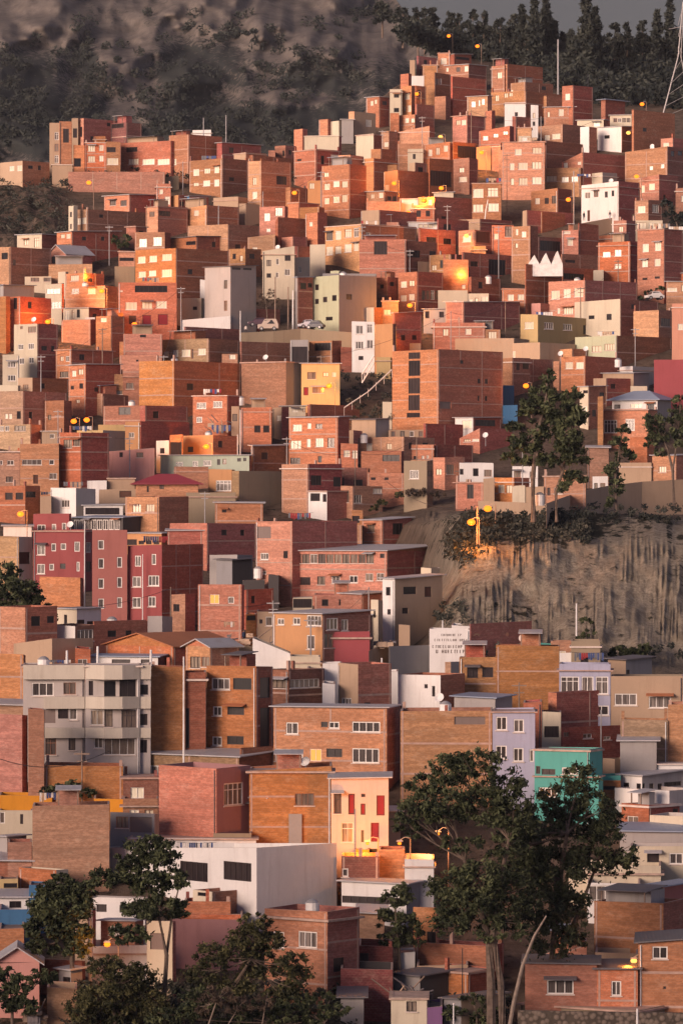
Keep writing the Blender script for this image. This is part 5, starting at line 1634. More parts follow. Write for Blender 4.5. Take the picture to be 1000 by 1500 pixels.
# power pylon at the right ridge
Yp = float(depth(985, 168)) - 2; B = at(985, 172, Yp); root = empty('pylon', B); tag(root, 'slender lattice power pylon leaning over the ridge brick wall', 'pylon')
k = Yp/F
m = MB(); m.tube([(-2.2,0,0), (8*k, 0, 90*k), (15*k,0,170*k)], [.16,.12,.1], 5)
m.tube([(4.2,0,0), (12*k, 0, 90*k), (16*k,0,170*k)], [.13,.1,.1], 5); m.build('mast_leg', MATS['metal_grey'], root)
m = MB()
for i in range(9):
    z0 = i*17*k; z1 = z0+17*k
    m.tube([(-2.2+ (8*k+2.2)*min(1,z0/(90*k)),0,z0), (4.0+(12*k-4.0)*min(1,z1/(90*k)),0,z1)], .05, 4)
m.build('bracing', MATS['metal_grey'], root)
m = MB(); m.tube([(-6*k,0,130*k),(15*k,0,134*k),(30*k,0,130*k)], .08, 4); m.build('crossarm', MATS['metal_grey'], root)
def wire(p, q, sag, label):
    m = MB(); A, Bv = Vector(p), Vector(q); pts = []
    for i in range(15):
        t = i/14; pts.append(A.lerp(Bv, t) - Vector((0,0,sag*4*t*(1-t))) - A)
    m.tube(pts, 0.03, 4); o = m.build('power_line', MATS['black']); o.location = A; tag(o, label, 'power line')
wire(at(985,118,Yp), at(480,236,float(depth(480,250))-10), 6, 'long thin power line crossing the upper roofs from the pylon')
wire(at(699,745,float(depth(699,800))-1), at(560,700,float(depth(560,740))-3), 1.5, 'slack cable running from the cliff brow pole to the tan houses')
wire(at(0,1112,372), at(160,1100,372), 1, 'slack cable in front of the rose brick walls at the town edge')

# stair rail on the grassy gully beside the tower
m = MB(); Pa, Pb = at(504,597,float(depth(504,612))-1), at(574,541,float(depth(574,612))-1)
m.tube([Vector((0,0,0)), (Pb-Pa)*0.5+Vector((0,0,-0.5)), Pb-Pa], 0.10, 5)
for i in range(7):
    t = i/6; q = (Pb-Pa)*t; m.tube([q, q-Vector((0,0,1.3))], 0.04, 4)
o = m.build('handrail', MATS['sill']); o.location = Pa; tag(o, 'pale handrail climbing the dark grassy gully to the tallest brick tower', 'handrail')
m = MB(); Pa, Pb = at(530,548,float(depth(530,585))-2), at(548,520,float(depth(548,585))-2)
m.tube([Vector((0,0,0)), Pb-Pa], 0.12, 5); m.tube([Vector((0,0,-1.4)), Pb-Pa-Vector((0,0,1.2))], 0.10, 5)
for i in range(6):
    t = i/5; q = (Pb-Pa)*t; m.tube([q, q-Vector((0,0,1.3))], 0.05, 4)
o = m.build('stair_railing', MATS['metal_white']); o.location = Pa; tag(o, 'white stair railing rising beside the white villa', 'railing')

# three pointed white skylights
for i in range(3):
    Ys_ = float(depth(780, 453)) + 1.0
    c0 = at(773+17*i, 387+0, Ys_); k = Ys_/F
    m = MB(); w = 17*k; h = [14, 17, 20][i]*k; d = 6.0
    m.quad([(0,0,0),(w,0,0),(w*.55,0,h)]); m.quad([(w,0,0),(w,d,0),(w*.55,d,h),(w*.55,0,h)]); m.quad([(0,d,0),(0,0,0),(w*.55,0,h),(w*.55,d,h)]); m.quad([(w,d,0),(0,d,0),(w*.55,d,h)])
    m.box(0,0,-2,w-0.01,d,-0.01)
    o = m.build('skylight', MATS['metal_white']); o.location = c0
    tag(o, ['lowest white pointed skylight, next to the open patio','middle white pointed skylight between its two neighbours','tallest white pointed skylight, against the brick parapet'][i], 'skylight', 'three pointed skylights on the dark brick house')

# parked vehicles
def car(u, vb, label, col, L=4.0, ang=0.4, name='parked_car', van=False):
    Y = float(depth(u, vb)) - 5; B = at(u, vb, Y); root = empty(name, B, ang); tag(root, label, 'car' if not van else 'van', 'vehicles parked on the street')
    paint = simple_mat(label[:20].replace(' ','_')+'_paint', col, 0.3, 0, 0.05)
    m = MB(); h = 0.75 if not van else 1.0; w = 0.85
    prof = [(-L/2,.35),(-L/2,h),(-L*.30,h+.08),(-L*.16,1.42 if not van else 1.9),(L*.22,1.45 if not van else 1.95),(L*.40,h+.12 if not van else 1.9),(L/2,h),(L/2,.35)]
    for s in (-1, 1):
        q = [(x, s*w*(0.82 if z > 1.2 else 1), z) for x, z in prof]; m.quad(q if s < 0 else q[::-1])
    for i in range(len(prof)):
        a, b = prof[i], prof[(i+1) % len(prof)]
        wa = w*(0.82 if a[1] > 1.2 else 1); wb_ = w*(0.82 if b[1] > 1.2 else 1)
        m.quad([(a[0],-wa,a[1]),(a[0],wa,a[1]),(b[0],wb_,b[1]),(b[0],-wb_,b[1])])
    m.build('body', paint, root)
    for s in (-1,1):
        g = MB(); z1 = 1.35 if not van else 1.75
        g.quad([(-L*.26,s*w*.97,h+.1),(L*.34,s*w*.97,h+.1),(L*.20,s*(w*.85+.01),z1),(-L*.15,s*(w*.85+.01),z1)]); g.build('side_window', MATS['p_d'], root)
    g = MB(); g.quad([(-L*.30-.01,-w*.8,h+.14),(-L*.30-.01,w*.8,h+.14),(-L*.17-.02,w*.7,1.36),(-L*.17-.02,-w*.7,1.36)]); g.build('windscreen', MATS['p_d'], root)
    for x in (-L*.31, L*.31):
        for s in (-1, 1):
            wl = MB(); wl.tube([(x,s*(w-.18),.33),(x,s*(w+.02),.33)], .33, 12); wh_ = wl.build('wheel', MATS['black'], root)
            rm = MB(); rm.tube([(x,s*(w+.02),.33),(x,s*(w+.03),.33)], .18, 10); rm.build('rim', MATS['metal_grey'], wh_)
    for s in (-.6,.6):
        hl = MB(); hl.box(-L/2-.02, s-.14, .62, -L/2+.01, s+.14, .74); hl.build('headlight', MATS['metal_white'], root)
    return root
car(450, 481, 'small white hatchback parked at the pale green house', (0.62,0.62,0.68), 2.9, 0.25)
car(462, 482, 'dark car half hidden beside the white hatchback', (0.05,0.05,0.07), 3.0, -0.3)
car(379, 478, 'dark purple car under the bare brown street tree', (0.10,0.06,0.08), 3.6, 0.1)
car(393, 484, 'pale beige van beside the dark purple car', (0.45,0.36,0.30), 3.4, -0.1, 'parked_van', True)
car(958, 439, 'white car parked among thorny bushes beside the upper lane', (0.65,0.62,0.6), 3.0, 0.3)

# retaining walls and street slab
def strip_wall(name, label, cat, pts, hpx, mat, th=0.4, fwd=0.0):
    m = MB(); P = [at(u, v, float(depth(u, v)) - fwd) for u, v in pts]; B = P[0].copy()
    for a, b, (ua,va), (ub,vb) in zip(P[:-1], P[1:], pts[:-1], pts[1:]):
        ha, hb = hpx/ppm(ua,va), hpx/ppm(ub,vb)
        a = a-B; b = b-B
        m.hexa([a-Vector((0,0,5)), b-Vector((0,0,5)), b+Vector((0,th,-5)), a+Vector((0,th,-5))],
               [a+Vector((0,0,ha)), b+Vector((0,0,hb)), b+Vector((0,th,hb)), a+Vector((0,th,ha))])
    o = m.build(name, mat if not isinstance(mat, str) else M(mat)); o.location = B; tag(o, label, cat); return o
strip_wall('retaining_wall', 'long tan retaining wall carrying the street with the parked cars', 'retaining wall', [(352,500),(400,498),(440,494),(520,500)], 13, 'ol', fwd=1)
strip_wall('garden_wall', 'grey brown wall running along the cliff edge under the eucalyptus', 'wall', [(800,748),(850,730),(890,722),(940,716),(1010,712)], 10, 'tn', fwd=28)
strip_wall('garden_wall', 'low dark wall along the cliff brow below the eucalyptus trunks', 'wall', [(700,740),(760,742),(800,745)], 6, 'tn', fwd=28)
strip_wall('ridge_wall', 'dark wall edging the bare ravine slope under the ridge houses', 'wall', [(145,268),(200,268),(262,262)], 5, 'ol', fwd=1)
strip_wall('retaining_wall', 'broken pale concrete wall beside the gully under the cliffside white house', 'retaining wall', [(540,962),(560,952),(585,944)], 8, 'tn', fwd=2)
strip_wall('garden_wall', 'grey block wall fronting the upper path beside the cream-white block', 'wall', [(835,335),(860,330),(905,322),(930,318)], 5, 'tn', fwd=1)
def cobble():
    t = NT('cobble_wall'); v = t.n('ShaderNodeTexVoronoi'); v.inputs['Scale'].default_value = 2.6; t.l(t.pos(), v.inputs['Vector'])
    c = t.ramp(v.outputs['Distance'], [(0.0,(0.20,0.16,0.13)),(0.45,(0.13,0.10,0.085)),(0.6,(0.03,0.025,0.022))])
    c2 = t.mix(t.noise(t.pos(), 0.8), c, (0.26,0.2,0.15), 'MIX'); t.bump(v.outputs['Distance'], 0.8, -0.1)
    return t.done(t.mix(0.35, c, c2), 0.95)
strip_wall('cobble_wall', 'rough cobblestone wall at the foot of the long low brick house', 'wall', [(758,1512),(850,1514),(1010,1516)], 31, cobble(), fwd=2.5)

# lettering painted on the white wall and the brick house
def glyph_rows(parent, name, O, U, rows, mat, N=Vector((0,-1,0))):
    """small broken strokes: the faded letters on the wall"""
    m = MB()
    for (s0, s1, z, h, n, kind) in rows:
        w = (s1-s0)/n
        for i in range(n):
            if random.random() < 0.12: continue
            x = s0 + i*w; q = random.choice('HEILTAPUCN') if kind != 'x' else 'HEI'[i % 3]
            st = w*0.24
            def bar(a,b,c,d):
                p = [O+U*a+Vector((0,0,c))+N*0.012, O+U*b+Vector((0,0,c))+N*0.012, O+U*b+Vector((0,0,d))+N*0.012, O+U*a+Vector((0,0,d))+N*0.012]
                m.quad([tuple(t) for t in p])
            r = x+w*0.72
            if q in 'HEILPUCNTA':
                if q in 'HEILPUCN': bar(x, x+st, z, z+h)
                if q in 'HUN': bar(r-st, r, z, z+h)
                if q in 'HEPA': bar(x+st, r-st, z+h*.42, z+h*.56)
                if q in 'ECPTA': bar(x+st, r-st if q != 'T' else r, z+h*.86, z+h)
                if q in 'ELUC': bar(x+st, r-st, z, z+h*.14)
                if q in 'A': bar(x, x+st, z, z+h*.86); bar(r-st, r, z, z+h*.86)
                if q in 'T': bar((x+r)/2-st/2,(x+r)/2+st/2, z, z+h*.86)
                if q in 'P': bar(r-st, r, z+h*.56, z+h*.86)
    return m.build(name, mat, parent)
MATS['letter'] = simple_mat('faded_lettering', (0.10,0.06,0.045), 0.9)
MATS['graffiti'] = simple_mat('dark_graffiti', (0.12,0.05,0.07), 0.9)
for h in HOUSES:
    if h['ref'] == 'lettered wall':
        W = h['W']; O = Vector((-W,0,0)); Uv = Vector((1,0,0)); zc = h['zc']; kk = h['C'].y/F
        z = lambda v: (750-v)*kk + CZ - h['C'].z
        a = lambda u: (u-h['x0'])/(h['xc']-h['x0'])*W
        rows = [(a(646),a(679),z(932.0),4.2*kk*.8,12,'n'),(a(636),a(686),z(939.5),4.4*kk*.8,15,'n'),(a(633),a(678),z(949.5),4.2*kk,12,'n'),(a(638),a(686),z(957),5*kk,11,'n')]
        glyph_rows(h['root'], 'lettering', O, Uv, rows, MATS['letter'])
        m = MB()
        for i in range(9):   # domed emblem
            t0, t1 = math.pi*i/9, math.pi*(i+1)/9; c = Vector((a(639),-.013,z(932))); rr = 4.6*kk
            m.quad([tuple(c+Vector((-math.cos(t0)*rr,0,math.sin(t0)*rr*.9))), tuple(c+Vector((-math.cos(t1)*rr,0,math.sin(t1)*rr*.9))), tuple(c+Vector((-math.cos(t1)*rr*.55,0,math.sin(t1)*rr*.45))), tuple(c+Vector((-math.cos(t0)*rr*.55,0,math.sin(t0)*rr*.45)))])
        m.build('emblem', MATS['letter'], h['root'])
        m = MB(); x = a(684); m.quad([(x-2*kk,-.013,z(932)),(x+2*kk,-.013,z(932)),(x+2*kk,-.013,z(928)),(x,-.013,z(926)),(x-2*kk,-.013,z(928))]); m.build('crest', MATS['p_o'], h['root'])
    if h['ref'] == 'graffiti house':
        W = h['W']; kk = h['C'].y/F; z = lambda v: (750-v)*kk + CZ - h['C'].z; a = lambda u: (u-h['x0'])/(h['xc']-h['x0'])*W
        glyph_rows(h['root'], 'lettering', Vector((-W,0,0)), Vector((1,0,0)), [(a(190),a(205),z(741.5),3.4*kk,5,'n')], MATS['graffiti'])

# satellite dishes, tanks on roofs
def roof_thing(u, v, Y, kind, label):
    B = at(u, v, Y)
    m = MB()
    if kind == 'tank':
        root = empty('water_tank', B); tag(root, label, 'water tank', 'water tanks on roofs')
        m.tube([(0,0,-.2),(0,0,1.0)], [.55,.55], 12); m.build('tank_body', MATS['metal_white'], root, False)
        m = MB(); m.tube([(0,0,1.0),(0,0,1.2),(0,0,1.3)], [.55,.35,.15], 12); m.build('lid', MATS['metal_grey'], root)
    else:
        root = empty('satellite_dish', B); tag(root, label, 'satellite dish', 'satellite dishes on roofs')
        m.tube([(0,0,-1),(0,0,.4)], .05, 5); m.build('mount', MATS['metal_grey'], root)
        m = MB(); c = Vector((0,0,.65)); n = Vector((-.35,-.8,.45)).normalized(); a = n.cross(Vector((0,0,1))).normalized(); b = n.cross(a)
        for i in range(14):
            t0, t1 = 2*math.pi*i/14, 2*math.pi*(i+1)/14; r = .45
            p = lambda t, q, d: tuple(c + (a*math.cos(t)+b*math.sin(t))*q + n*d)
            m.quad([p(t0,r,.16), p(t1,r,.16), p(t1,r*.5,.03), p(t0,r*.5,.03)]); m.quad([p(t0,r*.5,.03), p(t1,r*.5,.03), tuple(c)])
        m.build('dish', MATS['metal_white'], root)
def D_(u, v): return float(depth(u, v))
for u, v, Y, kd, lb in [
 (955,219,D_(955,262),'dish','white dish on the top edge of the orange slab house'),(821,524,D_(821,560),'dish','round dish beside the tallest eucalyptus crown'),
 (193,598,D_(193,618),'tank','small round tank on the shaded parapet above the tan pilaster house'),(533,647,D_(533,670),'tank','white tank lying on the long salmon roof below the tallest tower'),
 (711,644,D_(711,675),'dish','dish on the wall top beside the white awning house'),(715,414,D_(715,440),'tank','white oval tank above the pale arched openings'),
 (353,592,D_(353,610),'tank','pale tank above the dark scrap yard'),(644,1033,D_(644,1050)-2,'dish','white dish on the parapet behind the plain orange wall block'),
 (378,845,D_(378,865),'tank','white tank beside the dark rooftop sheds'),(858,517,D_(858,545),'dish','pale dish by the lime house corner'),
 (790,738,D_(790,752)-24,'tank','pale barrel among the cliff edge eucalyptus trunks'),(164,921,D_(164,940),'tank','pale small tank on the dark brick annex under the rose window block'),
 (287,826,D_(287,845),'dish','small white dish against the gridded dark flank'),(905,536,D_(905,560),'tank','white tank on the clustered grey roofs uphill of the pavilion roof')]:
    roof_thing(u, v, Y, kd, lb)

# washing on lines and tarpaulins
def cloth(u, v, w, h, Y, label, cols, name='laundry'):
    B = at(u, v, Y); k = Y/F; root = empty(name, B); tag(root, label, 'laundry' if name == 'laundry' else 'tarpaulin', None)
    m = MB(); m.tube([(-.3,0,0),(w*k*.5,0,-.12),(w*k+.3,0,0)], .015, 4); m.build('line', MATS['black'], root)
    n = max(2, int(w/3.2))
    for i in range(n):
        c = MB(); x0 = w*k*i/n; x1 = x0 + w*k/n*.85; hh = h*k*random.uniform(.6, 1.1)
        S = 5
        for j in range(S):
            a, b = x0+(x1-x0)*j/S, x0+(x1-x0)*(j+1)/S
            c.quad([(a,.05*math.sin(j*2.1),-hh),(b,.05*math.sin((j+1)*2.1),-hh),(b,.03*math.sin((j+1)*2.1),-.05),(a,.03*math.sin(j*2.1),-.05)])
        c.build('garment', MATS[random.choice(cols)], root)
for k_, c_ in (('cl_w',(0.75,0.70,0.66)),('cl_b',(0.10,0.14,0.30)),('cl_r',(0.40,0.06,0.07)),('cl_g',(0.20,0.20,0.22)),('cl_t',(0.5,0.36,0.26))): MATS[k_] = simple_mat('cloth_'+k_, c_, 0.9)
cloth(979, 331, 22, 10, D_(985,345)-3, 'row of washing under the dark drooping tree', ['cl_w','cl_t','cl_w'])
cloth(982, 247, 14, 5, D_(982,262), 'washing hung at the ridge edge beside the cream roof', ['cl_w','cl_b','cl_t'])
cloth(60, 720, 18, 5, D_(60,740), 'washing on the dark flat roof beside the white gable house', ['cl_b','cl_w','cl_g'])
cloth(328, 910, 16, 9, D_(328,930)-3, 'white washing hanging in the cluttered yard of the warm-window house', ['cl_w','cl_t'])
cloth(845, 254, 20, 5, D_(845,275), 'washing strung on the terrace above the cream-white block', ['cl_w','cl_r','cl_b'])
cloth(310, 622, 28, 12, D_(310,640)-3, 'dark scrap and cloths hanging in the yard by the two-by-one window house', ['cl_g','cl_b','cl_t'])
cloth(60, 966, 44, 6, 424, 'washing along the roof edge of the grey bay apartment', ['cl_w','cl_g','cl_b'])
cloth(985, 632, 14, 8, D_(985,650), 'washing behind the spreading eucalyptus', ['cl_w','cl_b'])

# yard clutter: planks and crates piled in the dark gaps
def junk(u, v, w, h, label, n=14):
    Y = D_(u, v+10)-2; B = at(u, v, Y); k = Y/F; m = MB()
    for i in range(n):
        x = random.uniform(-w/2, w/2)*k; z = random.uniform(-h/2, h/2)*k; s = random.uniform(.2,.7)
        if random.random() < 0.5: m.box(x-s, random.uniform(-.6,.2), z-s*.5, x+s*.6, .6, z+s*.4, random.randrange(3))
        else: m.tube([(x,0,z),(x+random.uniform(-1.5,1.5),random.uniform(-.5,.5),z+random.uniform(-.5,1.2))], .06, 4, random.randrange(3))
    o = m.build('junk_pile', [MATS['wood'], MATS['sheet_dark'], MATS['cl_t']]); o.location = B
    tag(o, label, 'junk pile', kind='stuff')
junk(365, 940, 60, 20, 'planks and scrap heaped in the cluttered yard', 26)
junk(322, 625, 26, 18, 'scrap heap in the dark yard beside the white pole')
junk(565, 945, 30, 12, 'broken boards at the gully foot')
junk(600, 1460, 60, 20, 'boards and sheets leaning between the bottom shacks', 26)
junk(50, 1490, 50, 12, 'rubble among the dark bushes at the bottom', 14)
junk(310, 1040, 10, 4, 'scrap on the ledge of the cream-banded block', 4)

# people
def person(u, vb, label, hgt, ang, shirt, trousers, skin=(0.30,0.17,0.12), stride=0.12, Y=None):
    Y = Y or D_(u, vb)-3; B = at(u, vb, Y)
    P = {'pel':(0,0,.95,.13),'waist':(0,0,1.10,.125),'chest':(0,.01,1.33,.155),'neck':(0,0,1.49,.055),'h1':(0,-.01,1.58,.085),'h2':(0,-.01,1.67,.092),'h3':(0,-.005,1.75,.05),
         'hl':(.095,0,.90,.095),'kl':(.10,-stride,.50,.062),'al':(.10,-stride*.6,.08,.042),'tl':(.10,-stride*.6-.17,.03,.034),
         'hr':(-.095,0,.90,.095),'kr':(-.10,stride*.4,.50,.062),'ar':(-.10,stride*1.6,.09,.042),'tr':(-.10,stride*1.6-.16,.03,.034),
         'sl':(.19,0,1.40,.06),'el':(.24,.05,1.12,.042),'wl':(.25,-.05,.88,.03),'gl':(.25,-.09,.79,.026),
         'sr':(-.19,0,1.40,.06),'er':(-.24,.03,1.12,.042),'wr':(-.24,-.08,.90,.03),'gr':(-.24,-.12,.81,.026)}
    E = 'pel waist,waist chest,chest neck,neck h1,h1 h2,h2 h3,pel hl,hl kl,kl al,al tl,pel hr,hr kr,kr ar,ar tr,chest sl,sl el,el wl,wl gl,chest sr,sr er,er wr,wr gr'
    ks = list(P); s = hgt/1.8
    me = bpy.data.meshes.new('body')
    me.from_pydata([tuple(c*s for c in P[k][:3]) for k in ks], [tuple(ks.index(a) for a in e.split()) for e in E.split(',')], [])
    o = bpy.data.objects.new('person', me); link(o); o.location = B; o.rotation_euler.z = ang
    sk = o.modifiers.new('Skin', 'SKIN')
    for i, k in enumerate(ks): me.skin_vertices[0].data[i].radius = (P[k][3]*s, P[k][3]*s)
    me.skin_vertices[0].data[0].use_root = True
    ss_ = o.modifiers.new('Sub', 'SUBSURF'); ss_.levels = 1; ss_.render_levels = 2
    dg = bpy.context.evaluated_depsgraph_get(); ev = o.evaluated_get(dg)
    nm = bpy.data.meshes.new_from_object(ev); o.modifiers.clear(); o.data = nm
    nm.materials.clear()
    for c, nme in ((trousers,'trouser_cloth'),(shirt,'jacket_cloth'),(skin,'skin'),((0.02,0.016,0.014),'dark_shoe')): nm.materials.append(simple_mat(nme, c, 0.85, 0, 0.1))
    for p in nm.polygons:
        z = p.center.z/s; x = abs(p.center.x)/s
        p.material_index = 3 if z < .07 else (2 if z > 1.49 or (x > .2 and z < .88) else (1 if z > 1.0 or x > .2 else 0))
        p.use_smooth = True
    hb = MB(); hb.sphere((0, .012*s, 1.70*s), .105*s, 0, 10, 6, 0.95); hh = hb.build('hair', MATS['black'], o, True)
    tag(o, label, 'person', 'people on the slope'); return o
person(855, 323, 'person in dark clothes walking at the foot of the cream-white block', 1.7, 0.6, (0.03,0.03,0.035), (0.03,0.03,0.035))
person(893, 322, 'person in dark jacket and pale trousers standing at the cream-white block', 1.75, -0.4, (0.05,0.04,0.045), (0.35,0.35,0.40))
person(360, 490, 'person in white top at the street rail below the concrete tower', 1.65, 0.2, (0.70,0.62,0.55), (0.06,0.05,0.06))
person(357, 945, 'person in dark blue jacket on the path in the cluttered yard', 1.65, 0.8, (0.04,0.06,0.12), (0.07,0.06,0.07))

# utility poles and cables threading through the town
PO = [(268,236,290),(215,300,345),(160,330,372),(560,190,240),(618,170,222),(690,160,215),(742,225,300),(792,170,235),(655,300,352),(730,330,392),(600,365,420),(530,330,385),
      (470,250,310),(385,280,330),(320,300,350),(265,420,478),(150,480,540),(60,520,580),(240,520,578),(470,520,572),(660,455,505),(740,440,492),(850,420,470),(905,380,430),(930,480,525),
      (85,600,660),(190,640,690),(420,640,700),(520,660,715),(610,640,695),(300,720,775),(400,880,925),(455,905,960),(540,860,910),(250,860,910),(30,880,930),(120,1100,1150),(760,1000,1050),(880,1040,1085),(350,1150,1200)]
POLES = []
for (u, vt, vb) in PO:
    o = pole(u, vt, vb, 'x', random.uniform(.07,.11), random.choice(('wood','metal_grey','metal_grey')), 'utility_pole', 'utility pole', arm=0.7 if random.random() < .6 else None, fwd=3)
    o['group'] = 'utility poles among the houses'; POLES.append((o, u, vt, vb))
def pole_top(i): o, u, vt, vb = POLES[i]; return at(u, vt+2, float(depth(u, vb))-3)
WI = [(0,1),(1,2),(3,4),(4,5),(5,7),(6,8),(8,9),(10,11),(11,12),(12,13),(13,14),(15,16),(16,17),(18,15),(19,20),(20,21),(21,22),(22,23),(25,26),(27,28),(28,29),(31,32),(32,33),(34,31),(35,34)]
for a, b in WI:
    p, q = pole_top(a), pole_top(b)
    m = MB(); pts = [p.lerp(q, t/12) - Vector((0,0,1.2*4*(t/12)*(1-t/12))) - p for t in range(13)]
    m.tube(pts, 0.022, 4); o = m.build('power_cable', MATS['black']); o.location = p
    o['category'] = 'power cable'; o['label'] = f'thin black cable, span {a} to {b}'; o['group'] = 'overhead cables between the poles'
    o['ab'] = f'{a},{b}'

# things standing on the roofs of the most recognisable houses
bpy.context.view_layer.update()
flat = [h for h in HOUSES if h['ref'] and h['roof'] == 'f' and h['W'] > 3.5 and h['D'] > 3.0 and 'wall' not in h['ref'][-5:]]
for i, h in enumerate(flat):
    if i % 6 in (1, 3): continue
    Mx = Matrix.Translation(h['C']) @ Matrix.Rotation(-h['th'], 4, 'Z')
    p = Mx @ Vector((-h['W']*random.uniform(.25,.7), h['D']*random.uniform(.2,.45), h['zs']+.02))
    u = 500 + F*p.x/p.y; k = i % 3
    if k == 0: roof_thing(u, 750-(p.z-CZ)*F/p.y, p.y, 'tank', f"pale water tank on the roof of the {h['ref']}")
    elif k == 1: roof_thing(u, 750-(p.z+.5-CZ)*F/p.y, p.y, 'dish', f"white dish on the roof of the {h['ref']}")
    else:
        v = 750-(p.z+1.5-CZ)*F/p.y; kk = F/p.y
        cloth(u-1.4*kk, v, 2.8*kk, 0.8*kk, p.y, f"washing hung on the roof of the {h['ref']}", random.sample(['cl_w','cl_b','cl_r','cl_t','cl_g'], 3))
# ------------------------------------------------------------------ labels for the houses: look first, then the nearest findable building
ADJ = dict(bk='brown brick', br='brick', sa='salmon brick', bd='dark brick', bo='orange brick', bt='tan brick', bp='rose brick', cr='cream', wh='white', wp='pale concrete',
           gr='grey', gb='dark grey', yl='yellow', yo='mustard', gn='pale green', gm='mint green', pk='pink', pu='mauve', rd='crimson', rr='rose red', rw='crimson', bl='lilac blue',
           bb='blue', te='turquoise', og='orange', oy='bright orange', tn='tan', ol='grey-brown', dg='charcoal', vi='violet', sp='coral')
ORD = ['first ', 'second ', 'third ', 'fourth ', 'fifth ', 'sixth ', 'seventh ', 'eighth ', 'ninth ', 'tenth ', 'eleventh ', 'twelfth ', 'thirteenth ', 'fourteenth ']
NUM = ['no', 'one', 'two', 'three', 'four', 'five', 'six', 'seven', 'eight', 'nine', 'ten']
for h in HOUSES:
    h['px'] = ((h['x0']+h['x1'])/2, h['yt'] + min(h['yb']-h['yt'], 40)/2)
    if h['yb'] < 1490: pass
marks = [h for h in HOUSES if h['ref']]
def rel(h, L):
    dx, dy = h['px'][0]-L['px'][0], h['px'][1]-L['px'][1]
    if abs(dy) > abs(dx)*0.75: return 'U' if dy < 0 else 'D'
    return 'E' if dx > 0 else 'W'
def dist(a, b): return math.hypot(a['px'][0]-b['px'][0], (a['px'][1]-b['px'][1])*1.2)
def toward(L, d):
    c = [m for m in marks if m is not L and rel(m, L) == d]
    return min(c, key=lambda m: dist(m, L)) if c else None
used = {}
for h in HOUSES:
    wide = (h['x1']-h['x0'])/ppm(h['xc'], min(h['yb'], 1500)); hi = h['zc']
    kind = 'painted_house' if h['fm'] in PL else 'brick_house'
    if hi < 2.6 or wide < 3.2: kind = 'rooftop_room' if hi < 2.6 else 'shed'
    if h['nw'] == 0 and hi < 3.4 and wide > 5: kind = 'boundary_wall'
    if h['nw'] >= 9: kind = 'apartment_building'
    if 'wall' in (h['ref'] or '') and 'house' not in (h['ref'] or '') and h['nw'] == 0: kind = 'boundary_wall' if hi < 6 else kind
    h['root'].name = kind; h['root']['kind'] = 'thing'
    noun = dict(painted_house='house', brick_house='house', rooftop_room='low box room', shed='small block', boundary_wall='blank wall', apartment_building='apartment house')[kind]
    h['root']['category'] = dict(painted_house='house', brick_house='house', rooftop_room='rooftop room', shed='shed', boundary_wall='wall', apartment_building='apartment building')[kind]
    h['root']['group'] = dict(painted_house='plastered houses on the hillside', brick_house='raw brick houses on the hillside', rooftop_room='low rooms and parapets among the houses',
                              shed='narrow blocks between the houses', boundary_wall='blank walls among the houses', apartment_building='apartment buildings on the hillside')[kind]
    if h['label']: h['root']['label'] = h['label']; used[h['label']] = 1; continue
    a = ADJ[h['fm']]
    if h['roof'] in 'mdu': noun += ' with sheet roof'
    elif h['ny']: noun += ' with lit window'
    elif h['nw']:
        w = 'pale' if h['nb'] >= h['nw']/2 else 'dark'
        noun += f" with {NUM[min(h['nw'],10)]} {w} window{'s' if h['nw'] > 1 else ''}" if h['nw'] <= 10 else f' with many {w} windows'
    L = min(marks, key=lambda m: dist(m, h) if m is not h else 1e9)
    d = rel(h, L)
    peers = sorted([q for q in HOUSES if q is not L and rel(q, L) == d], key=lambda q: dist(q, L))
    n = peers.index(h)
    o = ORD[n] if n < len(ORD) else f'{n+1}th '
    if d == 'U': tail = f"{o}building uphill of the {L['ref']}"
    elif d == 'D': tail = f"{o}building downhill of the {L['ref']}"
    else:
        T = toward(L, d)
        tail = f"{o}building from the {L['ref']} toward the {T['ref']}" if T else f"{o}building beyond the {L['ref']} at the {'right' if d == 'E' else 'left'} edge"
    lab = f"{a} {noun}, {tail}"
    lab = lab.replace(' building from', ' from').replace('  ', ' ')
    if len(lab.replace('-',' ').split()) > 16:
        lab = lab.replace(' with sheet roof', '').replace(' window,', ',')
    if len(lab.replace('-', ' ').split()) > 16: lab = f"{a} house, {tail}"
    if len(lab.replace('-', ' ').split()) > 16: lab = f"{a} house, {tail}".replace(' building', '')
    if len(lab.replace('-', ' ').split()) > 16: lab = lab.replace(' house,', ',').replace('first ', '')
    if lab in used: print('DUP LABEL', lab)
    used[lab] = 1
    h['root']['label'] = lab

# poles and cables take their labels from the same landmarks
mm = {}
for i, (o, u, vt, vb) in enumerate(POLES):
    me_ = dict(px=(u, vt+10)); L = min(marks, key=lambda m: dist(m, me_)); d = rel(me_, L)
    mm.setdefault((L['ref'], d), []).append((dist(L, me_), i, L, d))
PLAB = {}
for (ref, d), lst in mm.items():
    for n, (_, i, L, d_) in enumerate(sorted(lst, key=lambda q: q[0])):
        if d == 'U': t = f"uphill of the {ref}"
        elif d == 'D': t = f"downhill of the {ref}"
        else:
            T = toward(L, d); t = f"beside the {ref} toward the {T['ref']}" if T else f"on the open side of the {ref}"
        lab = f"thin grey utility pole, {ORD[n]}pole {t}"
        if len(lab.replace('-', ' ').split()) > 16: lab = lab.replace('thin grey ', '')
        POLES[i][0]['label'] = lab; PLAB[i] = ref
for o in list(COL.objects):
    if 'ab' in o:
        a, b = [int(q) for q in o['ab'].split(',')]; del o['ab']
        o['label'] = f"black cable between the {PLAB[a]} and the {PLAB[b]}" if PLAB[a] != PLAB[b] else f"short black cable between two poles by the {PLAB[a]}"
for h in HOUSES:
    if len(h['root']['label'].replace('-', ' ').split()) > 16: print('LONG', h['root']['label'])

